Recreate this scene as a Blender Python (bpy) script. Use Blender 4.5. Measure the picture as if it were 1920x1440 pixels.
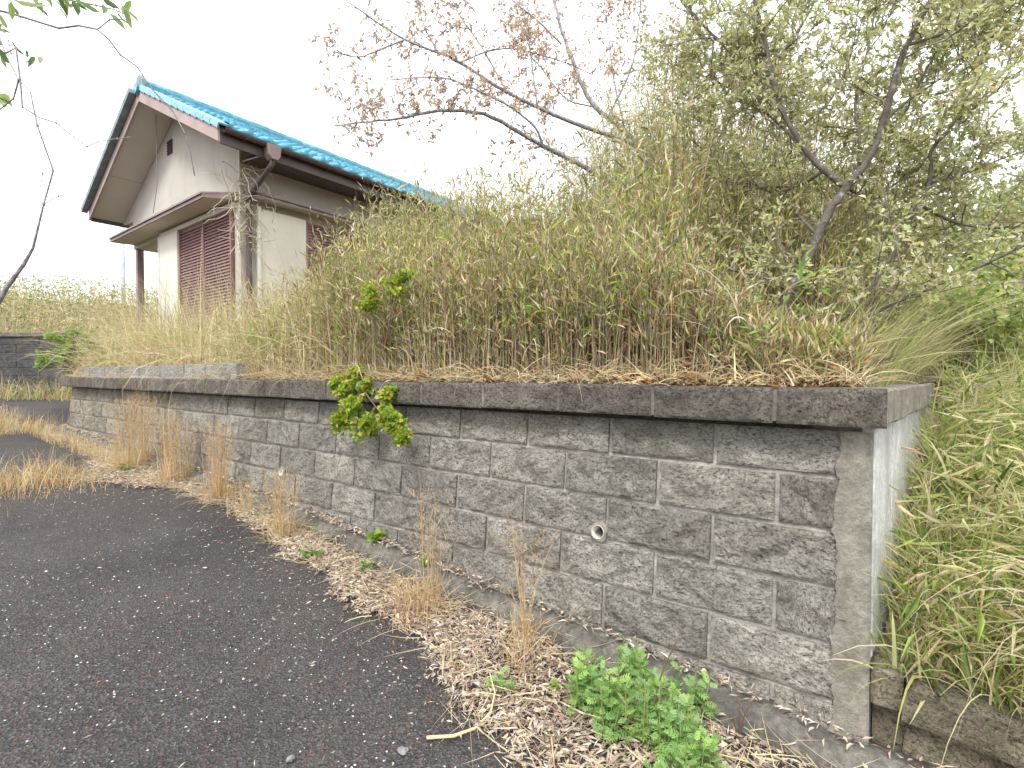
import bpy, bmesh, math, random
import numpy as np
from mathutils import Vector, Matrix, noise

for o in list(bpy.data.objects): bpy.data.objects.remove(o)
scene = bpy.context.scene
C = scene.collection
R = np.random.default_rng(7)
random.seed(7)
R_ = math.radians

# ------------------------------------------------------------------ camera
ZC = 1.25                       # eye height over the road
F = 950.0                       # focal length for a 1920 px wide frame
PITCH = R_(1.1917)
cam = bpy.data.cameras.new('camera'); cam_o = bpy.data.objects.new('camera', cam); C.objects.link(cam_o)
cam.sensor_fit = 'HORIZONTAL'; cam.sensor_width = 36; cam.lens = F/1920*36
cam.clip_start = 0.05; cam.clip_end = 2000
cam_o.location = (0, 0, ZC); cam_o.rotation_euler = (R_(90)-PITCH, 0, 0)
scene.camera = cam_o

# ------------------------------------------------------------------ sky, sun, exposure
SUN_EL, SUN_AZ = R_(52), R_(200)       # high thin overcast, light from behind the viewer's left
w = bpy.data.worlds.new('World'); scene.world = w; w.use_nodes = True
nt = w.node_tree; nt.nodes.clear()
out = nt.nodes.new('ShaderNodeOutputWorld'); bg = nt.nodes.new('ShaderNodeBackground')
sky = nt.nodes.new('ShaderNodeTexSky'); sky.sky_type = 'NISHITA'; sky.sun_disc = False
sky.sun_elevation = SUN_EL; sky.sun_rotation = SUN_AZ; sky.dust_density = 6.0; sky.air_density = 1.0; sky.ozone_density = 1.0
hs = nt.nodes.new('ShaderNodeHueSaturation'); hs.inputs['Saturation'].default_value = 0.12
mx = nt.nodes.new('ShaderNodeMix'); mx.data_type = 'RGBA'; mx.inputs['Factor'].default_value = 0.75
mx.inputs['B'].default_value = (11.0, 11.2, 11.6, 1)       # even white cloud sheet
nt.links.new(sky.outputs[0], hs.inputs['Color']); nt.links.new(hs.outputs[0], mx.inputs['A'])
nt.links.new(mx.outputs['Result'], bg.inputs['Color']); bg.inputs['Strength'].default_value = 0.10
nt.links.new(bg.outputs[0], out.inputs['Surface'])
sl = bpy.data.lights.new('sun', 'SUN'); sl.energy = 1.5; sl.angle = R_(14); sl.color = (1, 0.96, 0.90)
so = bpy.data.objects.new('sun', sl); C.objects.link(so)
_sd = Vector((math.sin(SUN_AZ)*math.cos(SUN_EL), math.cos(SUN_AZ)*math.cos(SUN_EL), math.sin(SUN_EL)))
so.rotation_euler = _sd.to_track_quat('Z', 'Y').to_euler(); so.location = (0, 0, 30)
scene.view_settings.view_transform = 'Standard'; scene.view_settings.look = 'None'
scene.view_settings.gamma = 1.0; scene.view_settings.exposure = 1.25
scene.render.engine = 'CYCLES'
scene.cycles.use_denoising = True
scene.cycles.max_bounces = 8; scene.cycles.diffuse_bounces = 6; scene.cycles.transmission_bounces = 4
scene.cycles.transparent_max_bounces = 4

# ------------------------------------------------------------------ geometry frame of the place
TH = R_(53.887)
D2 = np.array([-math.sin(TH), math.cos(TH)])      # along the retaining wall, away to the left
N2 = np.array([-math.cos(TH), -math.sin(TH)])     # out of the wall, towards the road
O2 = np.array([0.7993, 1.9981])
ZL1 = ZC-0.3613; HC = 0.1897; BAT = 0.0943; LB = 0.45
ZCOP = ZC-0.05                                    # top of the coping

def wl(s, w, z):
    """wall frame (along, into the hill, height) -> world"""
    s = np.asarray(s, float); w = np.asarray(w, float)
    return np.stack(np.broadcast_arrays(O2[0]+s*D2[0]-w*N2[0], O2[1]+s*D2[1]-w*N2[1], np.asarray(z, float)), -1)
def to_sw(p):
    q = np.asarray(p)[..., :2]-O2
    return q@D2, -(q@N2)
def px(x, y, dep):
    """a point seen at photo pixel x, y lying at forward distance dep"""
    u = (x-960)/F; v = -(y-720)/F
    d = np.array([u, math.cos(PITCH)+v*math.sin(PITCH), -math.sin(PITCH)+v*math.cos(PITCH)])
    return d*dep/d[1]+np.array([0, 0, ZC])
def proj(P):
    P = np.asarray(P); X, Y, Z = P[..., 0], P[..., 1], P[..., 2]-ZC
    yc = Y*math.cos(PITCH)-Z*math.sin(PITCH); zc = Y*math.sin(PITCH)+Z*math.cos(PITCH)
    yc = np.maximum(yc, 0.05)
    return 960+F*X/yc, 720-F*zc/yc
_rs = [-6, -3, -.5, .45, 1.76, 3, 4.8, 8.8, 14, 30, 60]; _rz = [-1.75, -1.47, -1.29, -1.215, -1.12, -1.03, -.94, -.83, -.72, -.4, -.2]
def road_z(s): return np.interp(s, _rs, _rz)+ZC
def ground_px(x, y):
    z = ZC-1.2
    for _ in range(60):
        p = px(x, y, 1.0)-np.array([0, 0, ZC]); t = (z-ZC)/p[2]; q = p*t; s, _w = to_sw(q); z = .5*z+.5*float(road_z(s))
    return np.array([q[0], q[1], z])

# ------------------------------------------------------------------ object helpers
def tag(o, label=None, cat=None, group=None, kind=None):
    if label: o['label'] = label
    if cat: o['category'] = cat
    if group: o['group'] = group
    if kind: o['kind'] = kind
    return o
def empty(name, loc=(0, 0, 0), rz=0):
    o = bpy.data.objects.new(name, None); C.objects.link(o); o.location = loc; o.rotation_euler = (0, 0, rz)
    o.empty_display_size = .1
    return o
def link(name, me, parent=None, loc=(0, 0, 0), rot=(0, 0, 0), scale=(1, 1, 1)):
    o = bpy.data.objects.new(name, me); C.objects.link(o); o.parent = parent
    o.location = loc; o.rotation_euler = rot; o.scale = scale
    return o
def pydata(name, verts, faces, m, smooth=False):
    me = bpy.data.meshes.new(name); me.from_pydata([tuple(v) for v in verts], [], faces); me.update()
    if m: me.materials.append(m)
    if smooth: me.polygons.foreach_set('use_smooth', [True]*len(me.polygons))
    return me
def box_me(name, x0, x1, y0, y1, z0, z1, m, bev=0.0):
    bm = bmesh.new()
    vs = [bm.verts.new(p) for p in [(x0,y0,z0),(x1,y0,z0),(x1,y1,z0),(x0,y1,z0),(x0,y0,z1),(x1,y0,z1),(x1,y1,z1),(x0,y1,z1)]]
    for f in [(3,2,1,0),(4,5,6,7),(0,1,5,4),(1,2,6,5),(2,3,7,6),(3,0,4,7)]: bm.faces.new([vs[i] for i in f])
    if bev: bmesh.ops.bevel(bm, geom=bm.edges[:], offset=bev, segments=1, affect='EDGES')
    me = bpy.data.meshes.new(name); bm.to_mesh(me); bm.free()
    if m: me.materials.append(m)
    return me
def prism_me(name, poly, axis, a, b, m, bev=0.0):
    """extrude a 2D polygon along axis (0=x,1=y,2=z) from a to b"""
    def P(u, v, t):
        return {0: (t, u, v), 1: (u, t, v), 2: (u, v, t)}[axis]
    bm = bmesh.new(); n = len(poly)
    A = [bm.verts.new(P(u, v, a)) for u, v in poly]; B = [bm.verts.new(P(u, v, b)) for u, v in poly]
    bm.faces.new(A[::-1]); bm.faces.new(B)
    for i in range(n): bm.faces.new([A[i], A[(i+1) % n], B[(i+1) % n], B[i]])
    bmesh.ops.recalc_face_normals(bm, faces=bm.faces)
    if bev: bmesh.ops.bevel(bm, geom=bm.edges[:], offset=bev, segments=1, affect='EDGES')
    me = bpy.data.meshes.new(name); bm.to_mesh(me); bm.free()
    if m: me.materials.append(m)
    return me

class Soup:
    """collects many small pieces and builds them as one mesh with a colour per piece"""
    def __init__(s): s.v = []; s.f = []; s.c = []; s.n = 0
    def add(s, V, faces, col):
        V = np.asarray(V, float); n, k = V.shape[:2]
        if n == 0: return
        col = np.broadcast_to(np.asarray(col, float), (n, 3))
        s.v.append(V.reshape(-1, 3)); s.c.append(np.repeat(col, k, 0))
        off = s.n+np.arange(n)[:, None]*k
        for f in faces: s.f.append((off+np.array(f)[None]))
        s.n += n*k
    def build(s, name, m, parent=None, smooth=True, origin=None):
        me = bpy.data.meshes.new(name)
        V = np.concatenate(s.v); Cc = np.concatenate(s.c)
        if origin is not None: V = V-np.asarray(origin)
        sizes = np.concatenate([np.full(len(f), f.shape[1]) for f in s.f]); loops = np.concatenate([f.ravel() for f in s.f])
        me.vertices.add(len(V)); me.vertices.foreach_set('co', V.ravel())
        me.loops.add(len(loops)); me.loops.foreach_set('vertex_index', loops.astype(np.int32))
        me.polygons.add(len(sizes)); st = np.concatenate([[0], np.cumsum(sizes)[:-1]])
        me.polygons.foreach_set('loop_start', st.astype(np.int32))
        me.polygons.foreach_set('use_smooth', np.full(len(sizes), smooth))
        me.update(calc_edges=True); me.validate()
        at = me.color_attributes.new('Col', 'FLOAT_COLOR', 'POINT')
        at.data.foreach_set('color', np.concatenate([Cc, np.ones((len(Cc), 1))], 1).ravel())
        me.materials.append(m)
        o = bpy.data.objects.new(name, me); C.objects.link(o); o.parent = parent
        if origin is not None and parent is None: o.location = origin
        return o

def arc(base, az, t0, b, L, t):
    """point on an arching stem at parameter t"""
    b = np.where(np.abs(b) < 1e-3, 1e-3, b)
    h = L*(np.cos(t0)-np.cos(t0+b*t))/b; v = L*(np.sin(t0+b*t)-np.sin(t0))/b
    return base+np.stack([h*np.cos(az), h*np.sin(az), v], -1)
def blades(S, base, az, t0, b, L, W, col, seg=4, tw=None, prof=0):
    n = len(base)
    if n == 0: return
    tw = R.uniform(0, 6.28, n) if tw is None else tw
    ts = np.linspace(0, 1, seg+1); V = np.zeros((n, 2*(seg+1), 3))
    side = np.stack([-np.sin(az)*np.cos(tw)+.3*np.sin(tw)*np.cos(az), np.cos(az)*np.cos(tw)+.3*np.sin(tw)*np.sin(az), np.sin(tw)*.8], -1)
    side /= np.linalg.norm(side, axis=1, keepdims=True)
    for i, t in enumerate(ts):
        p = arc(base, az, t0, b, L, t)
        wd = (1-t**1.7)*.92+.08 if prof == 0 else math.sin(math.pi*(.08+.9*t))**.7+.05
        V[:, 2*i] = p-side*(W*wd*.5)[:, None]; V[:, 2*i+1] = p+side*(W*wd*.5)[:, None]
    S.add(V, [(2*i, 2*i+1, 2*i+3, 2*i+2) for i in range(seg)], col)
def stems(S, base, az, t0, b, L, r0, r1, col, seg=4):
    n = len(base); ts = np.linspace(0, 1, seg+1); V = np.zeros((n, 3*(seg+1), 3))
    for i, t in enumerate(ts):
        p = arc(base, az, t0, b, L, t); r = r0+(r1-r0)*t
        for k in range(3):
            a = k*2.0944
            V[:, 3*i+k] = p+np.stack([r*math.cos(a), r*math.sin(a), 0*r], -1)
    S.add(V, [(3*i+k, 3*i+(k+1) % 3, 3*i+3+(k+1) % 3, 3*i+3+k) for i in range(seg) for k in range(3)], col)
def unit(v): return v/np.maximum(np.linalg.norm(v, axis=-1, keepdims=True), 1e-9)
def leaves(S, P, Dv, L, W, col, fold=.25, kind=0, up=None, curl=.15):
    """leaf blades at P pointing along Dv; kind 0 = lance, 1 = oval"""
    n = len(P)
    if n == 0: return
    Dv = unit(Dv); up = unit(R.normal(size=(n, 3))+np.array([0, 0, .9])) if up is None else up
    sd = unit(np.cross(Dv, up)); nm = np.cross(sd, Dv)
    L = np.broadcast_to(L, n)[:, None]; W = np.broadcast_to(W, n)[:, None]
    if kind == 0:
        V = np.stack([P, P+Dv*L*.4+sd*W*.5+nm*W*fold, P+Dv*L-nm*L*curl, P+Dv*L*.4-sd*W*.5+nm*W*fold], 1)
        S.add(V, [(0, 1, 2), (0, 2, 3)], col)
    else:
        V = np.stack([P, P+Dv*L*.28+sd*W*.42+nm*W*fold, P+Dv*L*.68+sd*W*.40+nm*W*(fold-.08), P+Dv*L-nm*L*curl,
                      P+Dv*L*.68-sd*W*.40+nm*W*(fold-.08), P+Dv*L*.28-sd*W*.42+nm*W*fold, P+Dv*L*.5], 1)
        S.add(V, [(0, 1, 6), (1, 2, 6), (2, 3, 6), (3, 4, 6), (4, 5, 6), (5, 0, 6)], col)
def tube(S, pts, rad, col, sides=6):
    pts = np.asarray(pts, float); m = len(pts); rad = np.broadcast_to(rad, m)
    tg = unit(np.gradient(pts, axis=0)); ref = np.array([.31, .2, .93]); V = np.zeros((1, m*sides, 3))
    a = unit(np.cross(tg, ref)); b = np.cross(tg, a)
    for k in range(sides):
        t = 2*math.pi*k/sides
        V[0, k::sides] = pts+(a*math.cos(t)+b*math.sin(t))*rad[:, None]
    F_ = [(i*sides+k, i*sides+(k+1) % sides, (i+1)*sides+(k+1) % sides, (i+1)*sides+k) for i in range(m-1) for k in range(sides)]
    F_.append(tuple(range((m-1)*sides, m*sides)))
    S.add(V, F_, col)
def wander(p0, d, L, n, jit, rise=0.0, rng=R):
    pts = [np.asarray(p0, float)]; d = unit(np.asarray(d, float))
    for i in range(n):
        d = unit(d+rng.normal(size=3)*jit+np.array([0, 0, rise])); pts.append(pts[-1]+d*L/n)
    return np.array(pts)
def mixcol(cols, n, jit=.12, p=None):
    cols = np.array(cols); k = R.choice(len(cols), n, p=p)
    return np.clip(cols[k]*R.uniform(1-jit, 1+jit, (n, 1))*R.uniform(.94, 1.06, (n, 3)), 0, .9)

# ------------------------------------------------------------------ materials
class NB:
    def __init__(s, name):
        s.m = bpy.data.materials.new(name); s.m.use_nodes = True; s.t = s.m.node_tree; s.t.nodes.clear()
        s.o = s.n('ShaderNodeOutputMaterial'); s.b = s.n('ShaderNodeBsdfPrincipled'); s.l(s.b.outputs[0], s.o.inputs[0])
        s.tc = s.n('ShaderNodeTexCoord'); s.c = s.tc.outputs['Object']
    def n(s, t, **k):
        x = s.t.nodes.new(t)
        for a, v in k.items(): setattr(x, a, v)
        return x
    def l(s, a, b): s.t.links.new(a, b)
    def map(s, sc, src=None, rot=(0, 0, 0), rnd=False):
        m = s.n('ShaderNodeMapping'); m.inputs['Scale'].default_value = sc; m.inputs['Rotation'].default_value = rot
        s.l(src or s.c, m.inputs[0])
        if rnd:
            oi = s.n('ShaderNodeObjectInfo'); v = s.n('ShaderNodeVectorMath', operation='SCALE'); v.inputs[0].default_value = (37, 23, 51)
            s.l(oi.outputs['Random'], v.inputs['Scale']); s.l(v.outputs[0], m.inputs['Location'])
        return m.outputs[0]
    def noise(s, sc, det=4, rough=.6, src=None, dist=0.0):
        x = s.n('ShaderNodeTexNoise'); x.inputs['Scale'].default_value = sc; x.inputs['Detail'].default_value = det
        x.inputs['Roughness'].default_value = rough; x.inputs['Distortion'].default_value = dist; s.l(src or s.c, x.inputs['Vector']); return x.outputs['Fac']
    def voro(s, sc, src=None, feature='F1', out='Distance'):
        x = s.n('ShaderNodeTexVoronoi', feature=feature); x.inputs['Scale'].default_value = sc; s.l(src or s.c, x.inputs['Vector']); return x.outputs[out]
    def ramp(s, fac, stops):
        r = s.n('ShaderNodeValToRGB'); e = r.color_ramp.elements
        while len(e) < len(stops): e.new(.5)
        for q, (p, c) in zip(e, stops): q.position = p; q.color = (*c, 1) if len(c) == 3 else c
        s.l(fac, r.inputs[0]); return r.outputs[0]
    def mix(s, fac, a, b, mode='MIX'):
        x = s.n('ShaderNodeMix', data_type='RGBA', blend_type=mode)
        for k, v in (('Factor', fac), ('A', a), ('B', b)):
            if hasattr(v, 'is_linked') or hasattr(v, 'links'): s.l(v, x.inputs[k])
            else: x.inputs[k].default_value = v if k == 'Factor' else (*v, 1)
        return x.outputs['Result']
    def math(s, op, a, b=None, c=None):
        x = s.n('ShaderNodeMath', operation=op)
        for i, v in enumerate((a, b, c)):
            if v is None: continue
            if hasattr(v, 'links'): s.l(v, x.inputs[i])
            else: x.inputs[i].default_value = v
        return x.outputs[0]
    def bump(s, h, dist=.01, st=1.0, prev=None):
        b = s.n('ShaderNodeBump'); b.inputs['Distance'].default_value = dist; b.inputs['Strength'].default_value = st
        s.l(h, b.inputs['Height'])
        if prev: s.l(prev, b.inputs['Normal'])
        return b.outputs[0]
    def fin(s, col=None, rough=.8, nrm=None, spec=.3, metal=0):
        if col is not None:
            if hasattr(col, 'links'): s.l(col, s.b.inputs['Base Color'])
            else: s.b.inputs['Base Color'].default_value = (*col, 1)
        if hasattr(rough, 'links'): s.l(rough, s.b.inputs['Roughness'])
        else: s.b.inputs['Roughness'].default_value = rough
        s.b.inputs['Specular IOR Level'].default_value = spec; s.b.inputs['Metallic'].default_value = metal
        if nrm: s.l(nrm, s.b.inputs['Normal'])
        return s.m
G = lambda v: (v, v, v)

def block_mat(name, lo, mid, hi, stain=.5):
    b = NB(name); v = b.map((1, 1, 1), rnd=True); w2 = b.n('ShaderNodeNewGeometry').outputs['Position']
    n1 = b.noise(9, 5, .65, v); col = b.ramp(n1, [(.3, lo), (.5, mid), (.72, hi)])
    sp = b.noise(95, 3, .7, v); col = b.mix(b.ramp(sp, [(.36, G(.7)), (.50, G(0))]), col, tuple(c*.5 for c in lo))
    sp2 = b.voro(120, v); col = b.mix(b.ramp(sp2, [(.10, G(.65)), (.22, G(0))]), col, (.50, .47, .42))
    big = b.noise(2.1, 4, .6, w2); col = b.mix(b.ramp(big, [(.45, G(0)), (.68, G(stain))]), col, (.075, .07, .062))
    wm = b.noise(1.3, 3, .6, b.map((1, 1, 3), w2)); col = b.mix(b.ramp(wm, [(.5, G(0)), (.7, G(.30))]), col, (.27, .215, .15))
    oi = b.n('ShaderNodeObjectInfo'); val = b.math('MULTIPLY_ADD', oi.outputs['Random'], .36, .82)
    hv = b.n('ShaderNodeHueSaturation'); b.l(col, hv.inputs['Color']); b.l(val, hv.inputs['Value'])
    st = b.map((1, 1, 2.1), rot=(0, .55, 0), src=v)
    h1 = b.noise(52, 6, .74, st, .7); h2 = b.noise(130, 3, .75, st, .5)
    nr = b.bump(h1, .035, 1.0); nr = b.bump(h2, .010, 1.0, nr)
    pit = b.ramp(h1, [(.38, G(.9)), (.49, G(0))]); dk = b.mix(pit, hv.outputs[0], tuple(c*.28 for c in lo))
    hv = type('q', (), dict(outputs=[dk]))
    return b.fin(hv.outputs[0], .92, nr, .2)
M = {}
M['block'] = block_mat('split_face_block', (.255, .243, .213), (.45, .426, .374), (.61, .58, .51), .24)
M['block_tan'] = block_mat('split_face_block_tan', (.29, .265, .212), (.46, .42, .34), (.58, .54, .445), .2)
M['coping'] = block_mat('weathered_coping', (.135, .125, .108), (.245, .222, .19), (.36, .325, .28), .3)
M['lowblock'] = block_mat('mossy_low_wall', (.17, .145, .10), (.31, .27, .19), (.42, .375, .28), .25)
M['farblock'] = block_mat('dark_far_wall', (.07, .07, .075), (.11, .11, .115), (.16, .16, .16), .4)

def concrete(name, a, c, sc=6, speck=.5, rough=.9, streak=0.0):
    b = NB(name); g = b.n('ShaderNodeNewGeometry').outputs['Position']
    col = b.ramp(b.noise(sc, 6, .65, g), [(.3, a), (.7, c)])
    col = b.mix(b.ramp(b.noise(210, 2, .6, g), [(.30, G(speck*.8)), (.42, G(0))]), col, tuple(x*.6 for x in a))
    col = b.mix(b.ramp(b.noise(34, 5, .75, g), [(.40, G(.55)), (.58, G(0))]), col, tuple(x*.62 for x in a))
    col = b.mix(b.ramp(b.noise(1.9, 5, .65, g), [(.48, G(0)), (.66, G(.45))]), col, tuple(x*.55 for x in a))
    col = b.mix(b.ramp(b.noise(13, 5, .7, g), [(.58, G(0)), (.70, G(.45))]), col, tuple(min(1, x*1.35) for x in c))
    if streak:
        col = b.mix(b.ramp(b.noise(7, 4, .6, b.map((1, 1, .12), g)), [(.5, G(0)), (.7, G(streak))]), col, tuple(x*.4 for x in a))
    nr = b.bump(b.noise(60, 5, .7, g), .010, .9); nr = b.bump(b.noise(9, 3, .6, g), .006, .5, nr)
    return b.fin(col, rough, nr, .25)
M['mortar'] = concrete('mortar', (.25, .237, .21), (.44, .418, .37), 16, .7)
M['column'] = concrete('rough_column', (.19, .177, .148), (.33, .308, .262), 6, .9, .9, .4)
M['white'] = concrete('white_panel', (.50, .50, .49), (.72, .72, .70), 3, .15, .8, .35)
M['copjoint'] = concrete('coping_joint', (.13, .118, .10), (.22, .20, .17), 8, .6)
M['kerb'] = concrete('dark_kerb', (.07, .068, .062), (.24, .228, .196), 7, .8)
M['grey'] = concrete('grey_block', (.20, .205, .205), (.33, .335, .33), 6, .5, .9, .5)
M['pole'] = concrete('pole_concrete', (.42, .45, .50), (.55, .58, .62), 2, .1)
M['pipe'] = NB('pvc_pipe').fin((.50, .48, .43), .4, None, .5)

b = NB('asphalt'); g = b.n('ShaderNodeNewGeometry').outputs['Position']
col = b.ramp(b.noise(1.6, 5, .6, g), [(.3, (.037, .0355, .0345)), (.7, (.070, .0665, .063))])
cr = b.n('ShaderNodeTexVoronoi'); cr.inputs['Scale'].default_value = 120; b.l(g, cr.inputs['Vector'])
rv = b.n('ShaderNodeSeparateColor'); b.l(cr.outputs['Color'], rv.inputs[0])
col = b.mix(b.ramp(rv.outputs[0], [(.0, G(.75)), (.35, G(0))]), col, (.022, .022, .025))
col = b.mix(b.ramp(rv.outputs[1], [(.90, G(0)), (.93, G(.7))]), col, (.12, .058, .045))
col = b.mix(b.ramp(rv.outputs[2], [(.74, G(0)), (.80, G(.5))]), col, (.125, .12, .118))
wv = b.n('ShaderNodeTexVoronoi'); wv.inputs['Scale'].default_value = 58; b.l(g, wv.inputs['Vector'])
ws = b.n('ShaderNodeSeparateColor'); b.l(wv.outputs['Color'], ws.inputs[0])
dot = b.math('MULTIPLY', b.ramp(wv.outputs['Distance'], [(.18, G(1)), (.28, G(0))]), b.ramp(ws.outputs[0], [(.93, G(0)), (.935, G(1))]))
col = b.mix(dot, col, (.46, .44, .42))
col = b.mix(b.ramp(b.noise(.7, 4, .55, g), [(.5, G(0)), (.64, G(.5))]), col, (.018, .018, .02))
nr = b.bump(cr.outputs['Distance'], .008, 1.0); nr = b.bump(b.noise(30, 4, .7, g), .006, .7, nr)
M['asphalt'] = b.fin(col, .85, nr, .25)

b = NB('soil'); g = b.n('ShaderNodeNewGeometry').outputs['Position']
M['soil'] = b.fin(b.ramp(b.noise(5, 6, .7, g), [(.3, (.05, .038, .025)), (.7, (.15, .115, .075))]), .95, b.bump(b.noise(25, 5, .7, g), .03, 1))
b = NB('thatch'); g = b.n('ShaderNodeNewGeometry').outputs['Position']
M['thatch'] = b.fin(b.ramp(b.noise(14, 6, .75, g), [(.3, (.10, .07, .04)), (.7, (.30, .235, .14))]), .95, b.bump(b.noise(40, 5, .7, g), .03, 1))

def foliage(name, trans=.35, rough=.55, spec=.25):
    b = NB(name); a = b.n('ShaderNodeAttribute', attribute_name='Col')
    b.fin(a.outputs['Color'], rough, None, spec)
    t = b.n('ShaderNodeBsdfTranslucent'); b.l(a.outputs['Color'], t.inputs[0]); mx = b.n('ShaderNodeMixShader'); mx.inputs[0].default_value = trans
    b.l(b.b.outputs[0], mx.inputs[1]); b.l(t.outputs[0], mx.inputs[2]); b.l(mx.outputs[0], b.o.inputs[0])
    return b.m
M['leaf'] = foliage('leaf', .5); M['dry'] = foliage('dry_blade', .4, .7, .15); M['wood'] = foliage('stem_bark', 0, .85, .15)
b = NB('bark'); a = b.n('ShaderNodeAttribute', attribute_name='Col'); g = b.n('ShaderNodeNewGeometry').outputs['Position']
col = b.mix(b.ramp(b.noise(28, 5, .7, g), [(.38, G(.65)), (.6, G(0))]), a.outputs['Color'], (.05, .045, .04))
col = b.mix(b.ramp(b.noise(17, 3, .6, g), [(.6, G(0)), (.68, G(.6))]), col, (.36, .36, .34))
M['bark'] = b.fin(col, .9, b.bump(b.noise(60, 4, .7, g), .006, 1), .2)

def paint(name, a, c, sc=3, rough=.6, spec=.3, bump=.002, streak=None):
    b = NB(name); g = b.n('ShaderNodeNewGeometry').outputs['Position']
    col = b.ramp(b.noise(sc, 5, .6, g), [(.3, a), (.7, c)])
    if streak: col = b.mix(b.ramp(b.noise(5, 4, .6, b.map((1, 1, .15), g)), [(.55, G(0)), (.75, G(.5))]), col, streak)
    return b.fin(col, rough, b.bump(b.noise(90, 3, .6, g), bump, .8), spec)
M['plaster'] = paint('beige_plaster', (.39, .37, .33), (.465, .44, .395), 1.6, .9, .2, .004, (.36, .335, .29))
M['soffit'] = paint('beige_soffit', (.48, .45, .395), (.54, .505, .45), 1.2, .8, .2)
M['barge'] = paint('faded_barge_board', (.29, .225, .205), (.38, .305, .28), 2.5, .7, .25, .003, (.24, .165, .15))
M['brown'] = paint('dark_brown_metal', (.060, .042, .042), (.095, .068, .066), 4, .45, .4)
M['shutter'] = paint('maroon_shutter', (.17, .095, .095), (.23, .135, .13), 3, .5, .35)
M['hood'] = paint('brown_hood', (.15, .11, .105), (.24, .18, .17), 5, .5, .4)
M['trim'] = paint('pale_trim', (.58, .56, .52), (.66, .64, .60), 4, .6)
M['panelbox'] = paint('shutter_box_panel', (.56, .53, .46), (.64, .61, .54), 1.5, .6)
M['dark'] = paint('vent_dark', (.03, .03, .03), (.05, .05, .05), 6)
b = NB('glazed_tile'); v = b.map((1, 1, 1), rnd=True)
col = b.ramp(b.noise(9, 5, .65, v), [(.25, (.015, .11, .18)), (.5, (.035, .24, .34)), (.8, (.19, .45, .53))])
oi = b.n('ShaderNodeObjectInfo'); hv = b.n('ShaderNodeHueSaturation'); b.l(col, hv.inputs['Color']); b.l(b.math('MULTIPLY_ADD', oi.outputs['Random'], .5, .75), hv.inputs['Value'])
M['tile'] = b.fin(hv.outputs[0], .28, b.bump(b.noise(30, 3, .6, v), .002, .6), .6)
M['tile_pale'] = paint('pale_blue_tile', (.07, .27, .37), (.20, .43, .51), 9, .35, .5)
M['tile_dark'] = paint('grey_and_shaded_tile', (.10, .13, .15), (.20, .25, .27), 8, .5, .4)  # grey of the ridge end, reused as painted shade on the far verge

# ------------------------------------------------------------------ ground, road, terrace, bank
def grid_me(name, us, vs, fn, m):
    U, Vv = np.meshgrid(us, vs, indexing='ij'); P = fn(U, Vv).reshape(-1, 3); nu, nv = len(us), len(vs)
    idx = np.arange(nu*nv).reshape(nu, nv)
    f = np.stack([idx[:-1, :-1], idx[1:, :-1], idx[1:, 1:], idx[:-1, 1:]], -1).reshape(-1, 4)
    return pydata(name, P, f.tolist(), m, True)
def wav(x, y, k=1.0): return np.sin(x*1.7*k+y*.6)*np.sin(y*1.3*k-x*.4)
us = np.concatenate([np.linspace(-400, -12, 12), np.linspace(-10, 30, 60), np.linspace(34, 500, 14)])
vs = np.concatenate([np.linspace(-400, -14, 10), np.linspace(-12, 20, 40), np.linspace(24, 500, 14)])
tag(link('ground', grid_me('ground', us, vs, lambda s, v: wl(s, v, road_z(s)-.09+.0*v), M['soil'])), kind='structure')
us = np.concatenate([np.linspace(-8, 9, 120), np.linspace(9.3, 40, 40)]); vs = np.linspace(-7, -.08, 70)
tag(link('road', grid_me('road', us, vs, lambda s, v: wl(s, v, road_z(s)+.007*wav(s, v)+.004*wav(s, v, 3.1)), M['asphalt'])), kind='structure')

tag(link('side_road', grid_me('side_road', np.linspace(0, 1, 24), np.linspace(-.1, 3.4, 16), lambda t, v: wl(9.0+3.25*np.maximum(v, 0)+t*14, v, road_z(9.0+3.25*np.maximum(v, 0)+t*14)+.006), M['asphalt'])), kind='structure')
HX = np.array([.603, .798]); HX /= np.linalg.norm(HX); HY = np.array([-HX[1], HX[0]]); HE = np.array([-3.80, 6.60])   # house axes and near eave corner
def house_xy(P):
    q = np.asarray(P)[..., :2]-HE; return q@HX, q@HY
def in_house(P, m=0.0):
    x, y = house_xy(P); return (x > .55-m) & (x < 8.6+m) & (y > .6-m) & (y < 5.1+m)
def terr_z(s, v): return ZCOP-.035+.03*np.maximum(v-.3, 0)+.02*wav(s, v, 1.5)
def smax(v): return 8.75+3.2*np.maximum(v, 0)
ts = np.linspace(0, 1, 60); vs = np.concatenate([np.linspace(.1, 4, 30), np.linspace(4.5, 16, 14)])
tag(link('terrace_ground', grid_me('terrace_ground', ts, vs, lambda t, v: wl(-.47+t*(smax(v)+.47)-.18*v*(1-t), v, terr_z(t*9, v)), M['thatch'])), kind='structure')
RD = np.array([.69, .724]); RD /= np.linalg.norm(RD)       # direction of the wall's return on the right
def bank_z(s, v):
    return ZC+np.interp(v, [-.1, 0, .3, .7, 1.35, 2.0, 3.0, 6, 14], [-1.02, -1.0, -.86, -.68, -.46, -.34, -.26, -.1, .2])+np.minimum(.09*(s+.5), 0)*np.clip(1.2-v*.3, 0, 1)+.03*wav(s, v, 2.2)
vs = np.concatenate([np.linspace(-.04, 3, 40), np.linspace(3.2, 14, 24)]); us = np.linspace(0, 1, 50)
tag(link('grass_bank', grid_me('grass_bank', us, vs, lambda t, v: wl(-.53-.125*v-t*9.5, v, bank_z(-.53-.125*v-t*9.5, v)), M['thatch'])), kind='structure')

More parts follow.
